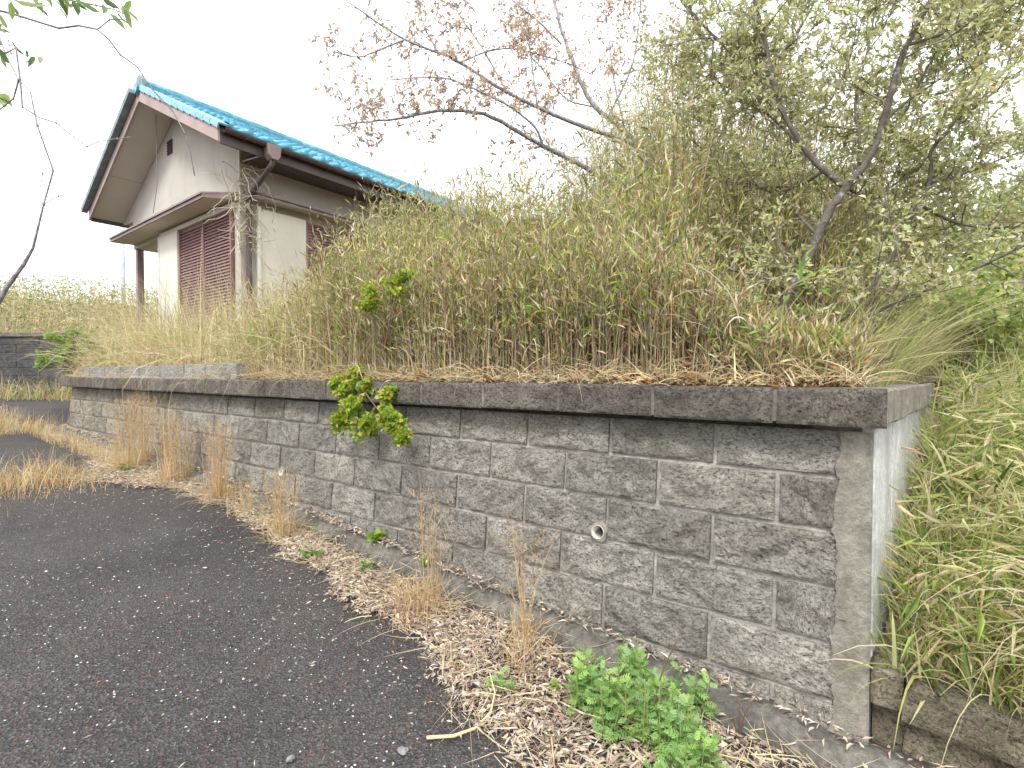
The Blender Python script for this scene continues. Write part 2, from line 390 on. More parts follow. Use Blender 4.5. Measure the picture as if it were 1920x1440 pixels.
# ------------------------------------------------------------------ the retaining wall
def rock_block_me(name, L, H, dep, seed, m, amp=.022, nx=38, nz=16, edge=.004):
    vs, fs = [], []
    for j in range(nz+1):
        for i in range(nx+1):
            u, v = i/nx, j/nz; x = (u-.5)*L; z = (v-.5)*H
            p = Vector((x*11+seed*7.3, z*17+x*6, seed*3.1))
            h = noise.fractal(p, .9, 2.1, 5)*.5+noise.ridged_multi_fractal(p*.9, .9, 2.0, 4, 1.0, 2.0)*.28-.3
            e = min(x+L/2, L/2-x, z+H/2, H/2-z); k = min(1, e/.012); k = k*k*(3-2*k)
            vs.append((x, edge*(k-1)+h*amp*(.45+.55*k), z))
    nf = len(vs)
    idx = lambda i, j: j*(nx+1)+i
    for j in range(nz):
        for i in range(nx): fs.append((idx(i, j), idx(i, j+1), idx(i+1, j+1), idx(i+1, j)))
    ring = [idx(i, 0) for i in range(nx+1)]+[idx(nx, j) for j in range(1, nz+1)]+[idx(i, nz) for i in range(nx-1, -1, -1)]+[idx(0, j) for j in range(nz-1, 0, -1)]
    back = []
    for r in ring: back.append(len(vs)); vs.append((vs[r][0], -dep, vs[r][2]))
    n = len(ring)
    for k in range(n): fs.append((ring[k], ring[(k+1) % n], back[(k+1) % n], back[k]))
    return pydata(name, vs, fs, m, False)
def var(prefix, m, L, H, n, dep=.05, amp=.021, **kw): return [rock_block_me(prefix, L, H, dep, k+1+len(prefix), m, amp, **kw) for k in range(n)]
JT = .0165
wall = tag(empty('retaining_wall', (O2[0], O2[1], float(road_z(0))), math.pi/2+TH), 'long grey retaining wall of rough split-face concrete blocks beside the road', 'retaining wall')
Z0 = float(road_z(0))
fullA = var('block', M['block'], LB-JT, HC-JT, 7); fullB = var('block', M['block_tan'], LB-JT, HC-JT, 4)
SJ = 4.95                                       # expansion joint
def face_o(z): return BAT*(ZL1-z)               # outward offset of the battered face at height z
rot_x = math.atan(BAT)
for k in range(6):
    zc = ZL1-(k-1)*HC-HC/2-HC*0+0.0
    zc = ZL1+HC/2-k*HC
    j0 = 0.0 if k % 2 == 0 else .5
    i = -2
    while True:
        a = (i+j0)*LB; bq = a+LB; i += 1
        if a > 8.75: break
        a_end = -.45
        lo, hi = max(a, a_end), min(bq, 8.78)
        if hi-lo < .06: continue
        pieces = [(lo, hi)] if not (lo+.04 < SJ < hi-.04) else [(lo, SJ), (SJ, hi)]
        for lo_, hi_ in pieces:
            if zc+HC/2 < float(road_z((lo_+hi_)/2))+.0: continue
            tan = lo_ > SJ-.01
            ml = random.choice(fullB if tan else fullA); L = hi_-lo_-(JT if True else 0)
            fl = random.random() < .5
            cut = .022 if k == 0 else 0.0
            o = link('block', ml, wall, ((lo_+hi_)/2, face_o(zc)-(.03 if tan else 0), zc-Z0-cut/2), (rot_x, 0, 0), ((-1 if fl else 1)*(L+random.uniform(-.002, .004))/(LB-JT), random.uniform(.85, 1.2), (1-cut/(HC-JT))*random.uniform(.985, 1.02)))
            o.location.y += random.uniform(-.003, .004)
# mortar body behind the blocks
def body_me(name, s0, s1, off, m, zb=-.6, zt=ZCOP-.152):
    zt_, zb_ = zt-Z0, zb
    f = lambda z: face_o(z+Z0)-off
    return prism_me(name, [(f(zb_), zb_), (f(zt_), zt_), (-.26, zt_), (-.26, zb_)], 0, s0, s1, m)
link('mortar_bed', body_me('mortar_bed', -.44, SJ-.006, .0165, M['mortar']), wall)
link('mortar_bed', body_me('mortar_bed', SJ+.012, 8.79, .0465, M['mortar']), wall)
# corner column: smooth cast concrete with a ragged inner edge
vs, fs = [], []; nz = 110
for j in range(nz+1):
    z = -.35+(ZCOP-.150-Z0+.35)*j/nz; o_ = face_o(z+Z0)+.010; tilt = .03*(1-j/nz)
    e = -.402+.020*noise.fractal(Vector((z*11, 1.3, 0)), .7, 2.4, 6)+.006*noise.noise(Vector((z*70, 7, 0)))
    vs += [(e, o_-.03, z), (e-.006, o_-.003, z), (-.505, o_, z), (-.512, o_-.007, z), (-.512, -.2, z)]
for j in range(nz):
    for i in range(4): q = j*5+i; fs.append((q, q+5, q+6, q+1))
link('corner_column', pydata('corner_column', vs, fs, M['column']), wall)
# coping stones with overhang
OV = .082; CH = .126
copA = var('coping_stone', M['coping'], .448-.008, CH, 6, .30, .013, nx=40, nz=12)
sj = [-.555, -.225]+[.223+.449*i for i in range(20)]
for i in range(len(sj)-1):
    a, bq = sj[i], min(sj[i+1], 8.85)
    if bq-a < .05: continue
    st = .03 if a > SJ-.3 else 0
    link('coping_stone', random.choice(copA), wall, ((a+bq)/2, OV+random.uniform(-.002, .002), ZCOP-CH/2-Z0+random.uniform(-.002, .002)), (0, 0, 0), (random.choice((-1, 1))*(bq-a-.015)/.44, 1, 1))
link('shadow_gap', box_me('shadow_gap', -.50, 8.78, -.24, -.075, ZCOP-.16-Z0, ZCOP-CH+.005-Z0, M['coping']), wall)
link('coping_bed', box_me('coping_bed', -.54, 8.8, -.24, OV-.007, ZCOP-CH+.006-Z0, ZCOP-.008-Z0, M['copjoint']), wall)
# the return on the right: pale panels and coping going back up the bank
ra = math.atan2(float(-(RD@N2))*-1, float(RD@D2))   # direction of RD in the wall's local frame (x=s, y=outward)
ret = link('return_wall', box_me('return_wall', .02, 2.3, .029, .18, -.6, ZCOP-.135-Z0, M['column']), wall, (-.505, -.02, 0), (0, 0, ra))
kk = 0.0
for q, L in enumerate((.115, .30, .42, .42, .42, .42)):
    link('panel', box_me('panel', kk+.002, kk+L-.002, -.012+.003*(q % 2), .027, -.55, ZCOP-.128-Z0, M['white'], .003), ret); kk += L
kk = -.045
for q, L in enumerate((.07, .19, .30, .42, .42, .42)):
    link('coping_stone', box_me('coping_stone', kk+.003, kk+L-.003, -.048, .2, ZCOP-CH-Z0-.002+.004*(q % 2), ZCOP-Z0-.004+.003*(q % 2), M['column'], .008), ret); kk += L
# weep pipes
def ring_me(name, ro, ri, ln, m, n=20):
    vs, fs = [], []
    for i in range(n):
        a = 2*math.pi*i/n; c, s_ = math.cos(a), math.sin(a)
        vs += [(ro*c, 0, ro*s_), (ri*c, 0, ri*s_), (ri*c, -ln, ri*s_), (ro*c, -ln, ro*s_)]
    for i in range(n):
        p, q = 4*i, 4*((i+1) % n)
        for k in range(4): fs.append((p+k, p+(k+1) % 4, q+(k+1) % 4, q+k))
    return pydata(name, vs, fs, m, True)
for s_, zr, sc in ((.485, -.708, 1.0), (3.11, -.742, .95)):
    z = ZC+zr
    cut_me = prism_me('cut', [(.030*math.cos(t*.3142), .030*math.sin(t*.3142)) for t in range(20)], 1, -.19, .1, None); cut_o = bpy.data.objects.new('cut', cut_me); C.objects.link(cut_o)
    cut_o.matrix_world = Matrix.Translation((O2[0], O2[1], Z0)) @ Matrix.Rotation(math.pi/2+TH, 4, 'Z') @ Matrix.Translation((s_, face_o(z), z-Z0))
    for ch in list(wall.children):
        if ch.name.startswith('block') and abs(ch.location.x-s_) < .29 and abs(ch.location.z-(z-Z0)) < .14:
            bm = bmesh.new(); bm.from_mesh(ch.data); sx, sz = ch.scale.x, ch.scale.z
            kill = [f for f in bm.faces if math.hypot(ch.location.x+f.calc_center_median().x*sx-s_, ch.location.z+f.calc_center_median().z*sz-(z-Z0)) < .037]
            if kill:
                bmesh.ops.delete(bm, geom=kill, context='FACES'); me2 = bpy.data.meshes.new('block'); bm.to_mesh(me2); me2.materials.append(ch.data.materials[0]); ch.data = me2
            bm.free()
        elif ch.name.startswith('mortar_bed') and s_ < SJ and len(ch.data.vertices) < 400:
            if max(v_.co.x for v_ in ch.data.vertices) < SJ:
                md = ch.modifiers.new('hole', 'BOOLEAN'); md.operation = 'DIFFERENCE'; md.object = cut_o; md.solver = 'EXACT'
                bpy.context.view_layer.update(); dg = bpy.context.evaluated_depsgraph_get(); me2 = bpy.data.meshes.new_from_object(ch.evaluated_get(dg)); ch.modifiers.clear(); ch.data = me2
    bpy.data.objects.remove(cut_o)
    pw = link('weep_pipe', ring_me('weep_pipe', .0305, .0288, .20, M['pipe']), wall, (s_, face_o(z)+.012, z-Z0), (.12, 0, 0), (sc, 1, sc))
    vs, fs = [], []; n = 22                     # mortar collar, uneven outline
    for i in range(n):
        a = 2*math.pi*i/n; r = .046+.004*math.sin(a*3+1)+.003*math.sin(a*5)
        vs += [(r*math.cos(a), -.008, r*math.sin(a)), ((r-.006)*math.cos(a), -.003, (r-.006)*math.sin(a)), (.0305*math.cos(a), -.003, .0305*math.sin(a)), (r*math.cos(a), -.05, r*math.sin(a))]
    for i in range(n):
        p, q = 4*i, 4*((i+1) % n); fs += [(p, p+1, q+1, q), (p+1, p+2, q+2, q+1), (p+3, p, q, q+3)]
    link('mortar_collar', pydata('mortar_collar', vs, fs, M['column'], True), pw, (0, 0, 0))
    link('pipe_shade_cap', prism_me('pipe_shade_cap', [(.027*math.cos(t*.4189), .027*math.sin(t*.4189)) for t in range(15)], 1, -.085, -.08, M['dark']), pw)  # dark disc standing in for the unlit depth of the pipe

# row of plain grey blocks on the coping at the far end
row = tag(empty('grey_block_row', tuple(wl(6, .03, ZCOP)), math.pi/2+TH), 'row of plain light grey concrete blocks standing on the far end of the coping', 'block row')
s0 = 3.935
for q, L in enumerate((.32, .28, .26, .18)+(.29,)*11):
    if s0 > 8.2: break
    if q == 4: s0 += .03
    me = box_me('concrete_block', -L/2+.005, L/2-.005, -.10, .0, .0, .135, M['grey'], .004)
    link('concrete_block', me, row, (s0+L/2-6, random.uniform(-.004, .004), .003+(-.008 if q > 3 else 0)), (0, 0, random.uniform(-.01, .01))); s0 += L
link('mortar_bed', box_me('mortar_bed', 3.94-6, s0-6, -.095, .006, -.004, .012, M['mortar']), row)

# kerb at the wall foot
kerb = tag(empty('kerb', tuple(wl(4, -.12, float(road_z(4)))), math.pi/2+TH), 'low rounded dark concrete kerb running along the foot of the wall', 'kerb')
s0 = -1.4; zk0 = float(road_z(4))
while s0 < 8.8:
    L = 1.8; zr = float(road_z(s0+L/2)); sl_ = (float(road_z(s0+L))-float(road_z(s0)))/L
    oo = face_o(zr+.1)
    poly = [(oo-.02, -.1), (oo-.02, .080), (oo+.04, .072), (oo+.075, .064), (oo+.10, .045), (oo+.115, .015), (oo+.13, -.1)]
    vs, fs = [], []; n_ = 44
    for i in range(n_+1):
        x = -L/2+.0008+(L-.0016)*i/n_
        for (u, v) in poly: vs.append((x, u+.016*noise.fractal(Vector(((s0+x)*5, u*9, v*9)), .9, 2, 4), v+float(road_z(s0+L/2+x))-zr+.014*noise.fractal(Vector(((s0+x)*6, v*9, u*7)), .9, 2, 4)))
    m_ = len(poly)
    for i in range(n_):
        for q in range(m_-1): fs.append((i*m_+q, (i+1)*m_+q, (i+1)*m_+q+1, i*m_+q+1))
    fs += [tuple(range(m_))[::-1], tuple(range(n_*m_, n_*m_+m_))]
    link('kerb_stone', pydata('kerb_stone', vs, fs, M['kerb'], True), kerb, (s0+L/2-4, -.12, zr-zk0)); s0 += L

# low mossy wall on the right, stepping down with the road
low = tag(empty('low_wall', tuple(wl(-1.2, 0, float(road_z(-1.2)))), math.pi/2+TH), 'low brown mossy block wall holding the grass bank at the lower right', 'low wall')
zl0 = float(road_z(-1.2)); lowv = var('cap_stone', M['lowblock'], .45, .13, 3, .22, .02, nx=28, nz=9); lowb = var('block', M['lowblock'], .45, .19, 3, .1, .02, nx=26, nz=10)
link('end_stone', box_me('end_stone', -.6+1.2, -.515+1.2, -.2, .075, ZC-1.085-zl0, ZC-.958-zl0, M['lowblock'], .01), low)
a = -.597
for q in range(7):
    c = a-.225; slp = .10; zt = ZC-.965+slp*(c+.5)
    link('cap_stone', lowv[q % 3], low, (c+1.2, .075, zt-.065-zl0), (0, -math.atan(slp)*1.0, 0), (.985, 1, 1))
    for r in range(3): link('block', lowb[(q+r) % 3], low, (c+1.2+(.2 if r % 2 else 0), .03, zt-.135-.1-.2*r-zl0), (0, -math.atan(slp), 0), (.98, 1, .98))
    a -= .452
link('mortar_bed', prism_me('mortar_bed', [(-.52+1.2, ZC-1.0-zl0), (-3.8+1.2, ZC-1.33-zl0), (-3.8+1.2, -.6), (-.52+1.2, -.6)], 1, -.2, .012, M['lowblock']), low)

# dark retaining wall far up the road on the left
fw0 = px(118, 660, 13.2); far = tag(empty('far_wall', (fw0[0], fw0[1], ZC-.65)), 'dark weathered block wall far off at the left edge below the scrub', 'retaining wall')
fb = var('block', M['farblock'], 1.18, .19, 3, .1, .02, nx=20, nz=6)
for r in range(8):
    for q in range(8): link('block', random.choice(fb), far, (-.6-1.2*q-(.6 if r % 2 else 0), -.02, .1+.2*r), (0, 0, math.pi), (1, 1, 1))
link('mortar_bed', box_me('mortar_bed', -10.6, 0, 0, .4, -.2, 1.6, M['farblock']), far)
link('coping', box_me('coping', -10.7, .05, -.07, .4, 1.602, 1.71, M['coping'], .01), far)

# ------------------------------------------------------------------ the house
def hw(x, y, z): p = HE+HX*x+HY*y; return np.array([p[0], p[1], z])
ZH = ZC+.05                                      # house ground level
house = tag(empty('house', (HE[0], HE[1], ZH), math.atan2(HX[1], HX[0])), 'small beige house with blue tiled gable roof and closed maroon shutters', 'house')
ze = ZC+3.0-ZH                                   # underside of eave, above house ground
LEN = 8.9; WID = 5.64; HW = WID/2; SL = .5
zr_ = lambda y: ze+SL*min(y, WID-y)              # roof underside at y
hz = lambda zr: zr+ZC-ZH                          # eye-relative height -> house height
# walls
link('wall', prism_me('wall', [(.6, hz(2.45)), (5.04, hz(2.45)), (5.04, ze-.01), (5.6, ze+.02), (5.6, zr_(5.6)+.05), (HW, zr_(HW)+.02), (.6, zr_(.6)+.02)], 0, .55, .70, M['plaster']), house)
link('wall', box_me('wall', .552, .70, .602, 3.53, -.3, hz(2.45)-.001, M['plaster']), house)
link('wall', box_me('wall', .702, 8.6, .6, .72, -.3, zr_(.6)+.05, M['plaster']), house)
link('porch_wall', box_me('porch_wall', .702, 2.2, 3.43, 3.53, -.3, hz(2.45), M['plaster']), house)
link('porch_wall', box_me('porch_wall', 2.1, 2.2, 3.531, 5.04, -.3, hz(2.45), M['plaster']), house)
link('wall', box_me('wall', 2.201, 8.6, 4.94, 5.04, -.3, zr_(5.04), M['plaster']), house)
link('wall', prism_me('wall', [(.73, -.3), (4.93, -.3), (4.93, zr_(4.93)), (HW, zr_(HW)), (.73, zr_(.73))], 0, 8.45, 8.6, M['plaster']), house)
link('porch_ceiling', box_me('porch_ceiling', .702, 2.1, 3.535, 5.04, hz(2.46), hz(2.5), M['soffit']), house)
link('porch_post', box_me('porch_post', .58, .69, 4.92, 5.03, -.2, hz(2.449), M['hood'], .006), house)
link('corner_bead', box_me('corner_bead', .543, .56, .592, .61, hz(2.5), zr_(.6)+.0, M['trim']), house)
# roof structure
roof = link('roof', prism_me('roof', [(0.0, ze+.20), (HW, ze+SL*HW+.20), (WID, ze+.20), (WID, ze+.17), (HW, ze+SL*HW+.17), (0, ze+.17)], 0, .03, LEN, M['brown']), house)
for s_ in (0, 1):
    yy = (lambda y: y) if s_ == 0 else (lambda y: WID-y)
    # sloping soffit panels under the gable overhang and the eaves
    pl = [(yy(.02), ze+.012+.045), (yy(HW-.002), ze+SL*HW+.012+.035), (yy(HW-.002), ze+SL*HW+.05+.035), (yy(.02), ze+.05+.045)]
    if s_ == 0:
        for a_, b_ in ((0, .47), (.474, 1.0)):
            q0, q1 = .02+(HW-.022)*a_, .02+(HW-.022)*b_-.004
            link('soffit_panel', prism_me('soffit_panel', [(q0, zr_(q0)+.05), (q1, zr_(q1)+.05), (q1, zr_(q1)+.08), (q0, zr_(q0)+.08)], 0, .03, .56, M['soffit']), roof)
    else:
        for a_, b_ in ((0, .40), (.404, 1.0)):
            q0, q1 = .02+(HW-.022)*a_, .02+(HW-.022)*b_-.004
            link('soffit_panel', prism_me('soffit_panel', [(WID-q0, zr_(q0)+.05), (WID-q1, zr_(q1)+.05), (WID-q1, zr_(q1)+.08), (WID-q0, zr_(q0)+.08)], 0, .03, .56, M['soffit']), roof)
    # barge board on the gable
    link('barge_board', prism_me('barge_board', [(yy(0), ze), (yy(HW), ze+SL*HW), (yy(HW), ze+SL*HW+.215), (yy(0), ze+.215)], 0, 0, .035, M['barge'], .004), roof)
    link('fascia', box_me('fascia', .036, LEN, min(yy(0.0), yy(.03)), max(yy(0.0), yy(.03)), ze-.01, ze+.18, M['brown']), roof)
    link('eave_soffit', prism_me('eave_soffit', [(yy(.031), ze+.0), (yy(.6), ze+.06), (yy(.6), ze+.08), (yy(.031), ze+.02)], 0, .57, LEN, M['brown']), roof)  # dark brown here paints in the shading under the eave
link('gable_frieze', box_me('gable_frieze', .545, .549, 4.2, 5.1, hz(2.449), hz(2.46), M['trim']), house)
# tiles: wavy pantiles
TW, TE = .272, .238                              # cover width, exposed length
def tile_me(name, m, boss=False):
    prof = []
    for i in range(10):
        u = i/9; x = u*(TW+.03)
        z = .029*math.cos(u*1.0*math.pi*2*.93+.5)+(.012 if u > .86 else 0)
        prof.append((x, z))
    vs, fs = [], []; ln = .285
    for (yy_, dz) in ((0, .034), (ln, 0)):
        for x, z in prof: vs.append((x, yy_, z+dz+.012))
    for (yy_, dz) in ((0, .0),):
        for x, z in prof: vs.append((x, yy_, z+dz+.010-.012))
    n = len(prof)
    for i in range(n-1): fs += [(i, i+1, n+i+1, n+i), (2*n+i, 2*n+i+1, i+1, i)]
    if boss:                                     # round end of the eave tile
        c = len(vs); R0 = .050; cx, cz = TW*.97, .018
        vs += [(cx, -.018, cz)]
        for i in range(10): a = i*.6283; vs.append((cx+R0*math.cos(a), -.012, cz+R0*math.sin(a)))
        for i in range(10): a = i*.6283; vs.append((cx+R0*math.cos(a), .06, cz+R0*math.sin(a)))
        for i in range(10):
            j = (i+1) % 10; fs += [(c, c+1+i, c+1+j), (c+1+i, c+11+i, c+11+j, c+1+j)]
    return pydata(name, vs, fs, m, True)
tm, tb = tile_me('tile', M['tile']), tile_me('eave_tile', M['tile'], True)
ang = math.atan(SL); ncol = int((LEN-.1)/TW); nrow = 13
cand = [(r, c) for r in range(nrow) for c in range(ncol)]
cand.sort(key=lambda rc: rc[1]*.9+rc[0]*1.4-(6 if rc[0] == 0 else 0))
rest = Soup(); tv = np.array([v.co for v in tm.vertices]); tf = [tuple(p.vertices) for p in tm.polygons]
def tile_pos(r, c):
    y = -.07+r*TE*math.cos(ang); return (.10+c*TW, y, ze+.205+(y)*SL+.012)
for q, (r, c) in enumerate(cand):
    p = tile_pos(r, c)
    if q < 300:
        link('eave_tile' if r == 0 else 'tile', tb if r == 0 else tm, roof, p, (ang+random.uniform(-.012, .012), random.uniform(-.01, .01), random.uniform(-.012, .012)))
    else:
        Vv = np.stack([tv[:, 0], tv[:, 1]*math.cos(ang)-tv[:, 2]*math.sin(ang), tv[:, 1]*math.sin(ang)+tv[:, 2]*math.cos(ang)], 1)+np.array(p)
        rest.add(Vv[None], tf, (.03, .3, .42))
for r in range(nrow):                            # far slope, all in one
    for c in range(ncol):
        y = WID+.07-r*TE*math.cos(ang)
        Vv = np.stack([tv[:, 0]+.10+c*TW, y-tv[:, 1]*math.cos(ang)+tv[:, 2]*math.sin(ang)*-1, ze+.217+(WID-y)*SL+tv[:, 1]*math.sin(ang)+tv[:, 2]*math.cos(ang)], 1)
        rest.add(Vv[None], tf, (.03, .3, .42))
ro = rest.build('tile_field', M['tile'], roof); ro['kind'] = 'stuff'
vt = prism_me('verge_tile', [(0, .0), (.15, .0), (.15, .028), (.02, .03), (.0, .018)], 1, -.0, .27, M['tile_pale'], .004)
vt2 = prism_me('verge_tile', [(-.006, -.05), (.012, -.05), (.014, .03), (-.006, .026)], 1, -.0, .262, M['tile_pale'], .004)
vt3 = prism_me('verge_tile', [(-.085, -.05), (.012, -.05), (.014, .045), (-.085, .045)], 1, -.0, .262, M['tile_dark'], .004)  # far verge: shade on the tile edges put into a darker colour
for r in range(nrow):
    p = tile_pos(r, 0)
    link('verge_tile', vt2, roof, (-.018, p[1]-.0, p[2]+.005), (ang+.07, 0, 0)); link('verge_tile', vt, roof, (-.012, p[1], p[2]+.012), (ang+.08, 0, 0))
    p2 = (-.018, WID-p[1], p[2]+.005)
    link('verge_tile', vt3, roof, p2, (ang+.02, 0, math.pi), (-1, 1, 1))
hc = [(.085*math.cos(t*math.pi/8), .085*math.sin(t*math.pi/8)) for t in range(9)]
rt = prism_me('ridge_tile', hc, 0, 0, .36, M['tile'], 0)
link('ridge_course', box_me('ridge_course', .05, LEN, HW-.11, HW+.11, ze+SL*HW+.2, ze+SL*HW+.30, M['tile'], .008), roof)
for q in range(int(LEN/.34)): link('ridge_tile', rt, roof, (.06+q*.34, HW, ze+SL*HW+.296+.006*(q % 2)), (0, -.012, 0))
link('ridge_end', prism_me('ridge_end', [(HW-.16, ze+SL*HW+.17), (HW+.16, ze+SL*HW+.17), (HW+.13, ze+SL*HW+.33), (HW+.05, ze+SL*HW+.42), (HW-.05, ze+SL*HW+.42), (HW-.13, ze+SL*HW+.33)], 0, .0, .055, M['tile_dark'], .012), roof)
link('ridge_disc', prism_me('ridge_disc', [(HW+.09*math.cos(t*.5236), ze+SL*HW+.185+.09*math.sin(t*.5236)) for t in range(12)], 0, -.05, .001, M['tile'], .006), roof)
# gutter and downpipe
gp = [(-.055*math.cos(t*math.pi/8)-.075, -.055*math.sin(t*math.pi/8)) for t in range(9)]
gp += [(u*.88-.009, v*.88) for u, v in gp[::-1]]
gut = link('gutter', prism_me('gutter', [(u, v+ze+.165) for u, v in gp], 0, .05, LEN, M['brown']), house)
for q in range(14): link('gutter_bracket', box_me('gutter_bracket', .3+q*.62, .32+q*.62, -.14, .0, ze+.1, ze+.107, M['brown']), gut)
dp = link('downpipe', box_me('downpipe', .61, .675, .50, .565, -.2, ze-.42, M['brown'], .012), house)
link('hopper', prism_me('hopper', [(.58, ze+.15), (.78, ze+.15), (.76, ze-.0), (.72, ze-.05), (.64, ze-.05), (.60, ze)], 1, -.155, -.02, M['hood'], .006), dp)
S = Soup(); tube(S, [(.68, -.085, ze-.03), (.68, -.085, ze-.09), (.66, .0, ze-.16), (.645, .45, ze-.40), (.642, .53, ze-.46), (.642, .532, ze-.55)], .035, (.08, .055, .055), 8)
S.build('elbow_pipe', M['brown'], dp)
for z_ in (1.0, 2.0): link('pipe_clip', box_me('pipe_clip', .60, .685, .49, .6, z_, z_+.03, M['hood']), dp)
# window hoods
def hood(axis, a0, a1, wallpos, dep, zt, zb):
    """small eyebrow roof on a wall; axis 0: runs along x on the long wall, 1: along y on the gable wall"""
    def P(a, o, z): return (a, wallpos-o, z) if axis == 0 else (wallpos-o, a, z)
    out_ = []
    def mk(name, prof, m):
        vs = [P(a0+o*.55, o, z) for o, z in prof]+[P(a1-o*.0, o, z) for o, z in prof]; n = len(prof)
        fs = [tuple(range(n)), tuple(range(2*n-1, n-1, -1))]+[(i, n+i, n+(i+1) % n, (i+1) % n) for i in range(n)]
        bm = bmesh.new(); vv = [bm.verts.new(v) for v in vs]
        for f in fs: bm.faces.new([vv[i] for i in f])
        bmesh.ops.recalc_face_normals(bm, faces=bm.faces); me = bpy.data.meshes.new(name); bm.to_mesh(me); bm.free(); me.materials.append(m); return me
    h = link('window_hood', mk('window_hood', [(0.002, zt), (dep, zt-.06), (dep, zt-.085), (dep-.03, zt-.085), (0.002, zt-.03)], M['hood']), house)
    link('hood_fascia', mk('hood_fascia', [(dep-.022, zt-.088), (dep-.022, zb), (dep-.045, zb), (dep-.045, zt-.088)], M['hood']), h)
    link('hood_soffit', mk('hood_soffit', [(0.002, zb+.03), (dep-.047, zb+.012), (dep-.047, zb+.03), (0.002, zb+.045)], M['soffit']), h)
    for aa, sh in ((a0, .55), (a1, 0.0)):
        r_ = [P(aa, .003, zt-.032), P(aa+(dep-.046)*sh, dep-.046, zt-.09), P(aa+(dep-.046)*sh, dep-.046, zb), P(aa, .003, zb+.02)]; sg = .02 if sh else -.02
        r2 = [P(aa+sg, .003, zt-.032), P(aa+(dep-.046)*sh+sg, dep-.046, zt-.09), P(aa+(dep-.046)*sh+sg, dep-.046, zb), P(aa+sg, .003, zb+.02)]
        link('hood_return', pydata('hood_return', r_+r2, [(0, 1, 2, 3), (7, 6, 5, 4), (0, 4, 5, 1), (1, 5, 6, 2), (2, 6, 7, 3), (3, 7, 4, 0)], M['hood']), h)
    return h
hood(1, .63, 4.95, .55, .42, hz(2.635), hz(2.50))
hood(0, .60, 4.2, .60, .30, hz(2.665), hz(2.53))
link('head_rail', box_me('head_rail', .49, .548, .70, 3.5, hz(2.42), hz(2.49), M['trim']), house)
def shutter(axis, a0, a1, wallpos, z0, z1):
    n = int((z1-z0)/.048)
    if axis == 1:
        sh = link('shutter', box_me('shutter', wallpos-.025, wallpos-.002, a0, a1, z0, z1, M['shutter']), house)
        sm = prism_me('slat', [(-.024, 0), (-.006, .034), (.0, .034), (.0, 0)], 1, a0+.02, a1-.02, M['shutter'])
        for i in range(n): link('slat', sm, sh, (wallpos-.0255, 0, z0+.01+i*.048))
        for e in (a0, (a0+a1)/2, a1): link('stile', box_me('stile', wallpos-.06, wallpos-.0255, e-.018, e+.018, z0, z1, M['shutter']), sh)
    else:
        sh = link('shutter', box_me('shutter', a0, a1, wallpos-.025, wallpos-.002, z0, z1, M['shutter']), house)
        sm = prism_me('slat', [(-.024, 0), (-.006, .034), (.0, .034), (.0, 0)], 0, a0+.02, a1-.02, M['shutter'])
        for i in range(n): link('slat', sm, sh, (0, wallpos-.0255, z0+.01+i*.048))
        for e in (a0, (a0+a1)/2, a1): link('stile', box_me('stile', e-.018, e+.018, wallpos-.06, wallpos-.0255, z0, z1, M['shutter']), sh)
shutter(1, .78, 2.64, .55, hz(.45), hz(2.40)); shutter(0, 1.56, 4.1, .60, hz(.45), hz(2.43))
link('shutter_box', box_me('shutter_box', .47, .549, 2.68, 3.46, hz(.4), hz(2.41), M['panelbox'], .006), house)
link('shutter_box', box_me('shutter_box', .80, 1.53, .50, .599, hz(.4), hz(2.44), M['panelbox'], .006), house)
link('box_trim', box_me('box_trim', .755, .797, .48, .599, hz(.4), hz(2.46), M['trim'], .004), house)
link('box_trim', box_me('box_trim', .46, .549, 3.462, 3.50, hz(.4), hz(2.43), M['trim'], .004), house)
vnt = link('attic_vent', box_me('attic_vent', .542, .5495, 3.02, 3.24, hz(3.82), hz(4.07), M['dark']), house)
for q in range(5): link('louvre', box_me('louvre', .534, .5415, 3.02, 3.24, hz(3.84)+q*.047, hz(3.86)+q*.047, M['dark']), vnt)
S = Soup(); tube(S, [hw(.30, 3.25, 0)*[0, 0, 0]+np.array([.30, 3.0, zr_(3.0)+.05]), np.array([.31, 3.02, hz(3.2)]), np.array([.24, 3.0, hz(2.7)])], .006, (.22, .19, .17), 5)
S.build('hanging_cable', M['wood'], house)

# ------------------------------------------------------------------ utility pole
pp = px(232, 600, 40); S = Soup(); tube(S, [(0, 0, 0), (0, 0, 6), (0, 0, 13)], [.19, .165, .13], (.5, .5, .5), 14)
pole = tag(empty('utility_pole', (pp[0], pp[1], ZC-.3)), 'slim pale concrete utility pole standing far behind the house eave', 'utility pole')
S.build('shaft', M['pole'], pole)
for q in range(14): link('step_bolt', box_me('step_bolt', -.32 if q % 2 else .1, -.1 if q % 2 else .32, -.012, .012, 2+q*.7, 2.03+q*.7, M['pole']), pole)
link('crossarm', box_me('crossarm', -.9, .9, .13, .22, 12.2, 12.3, M['pole']), pole)

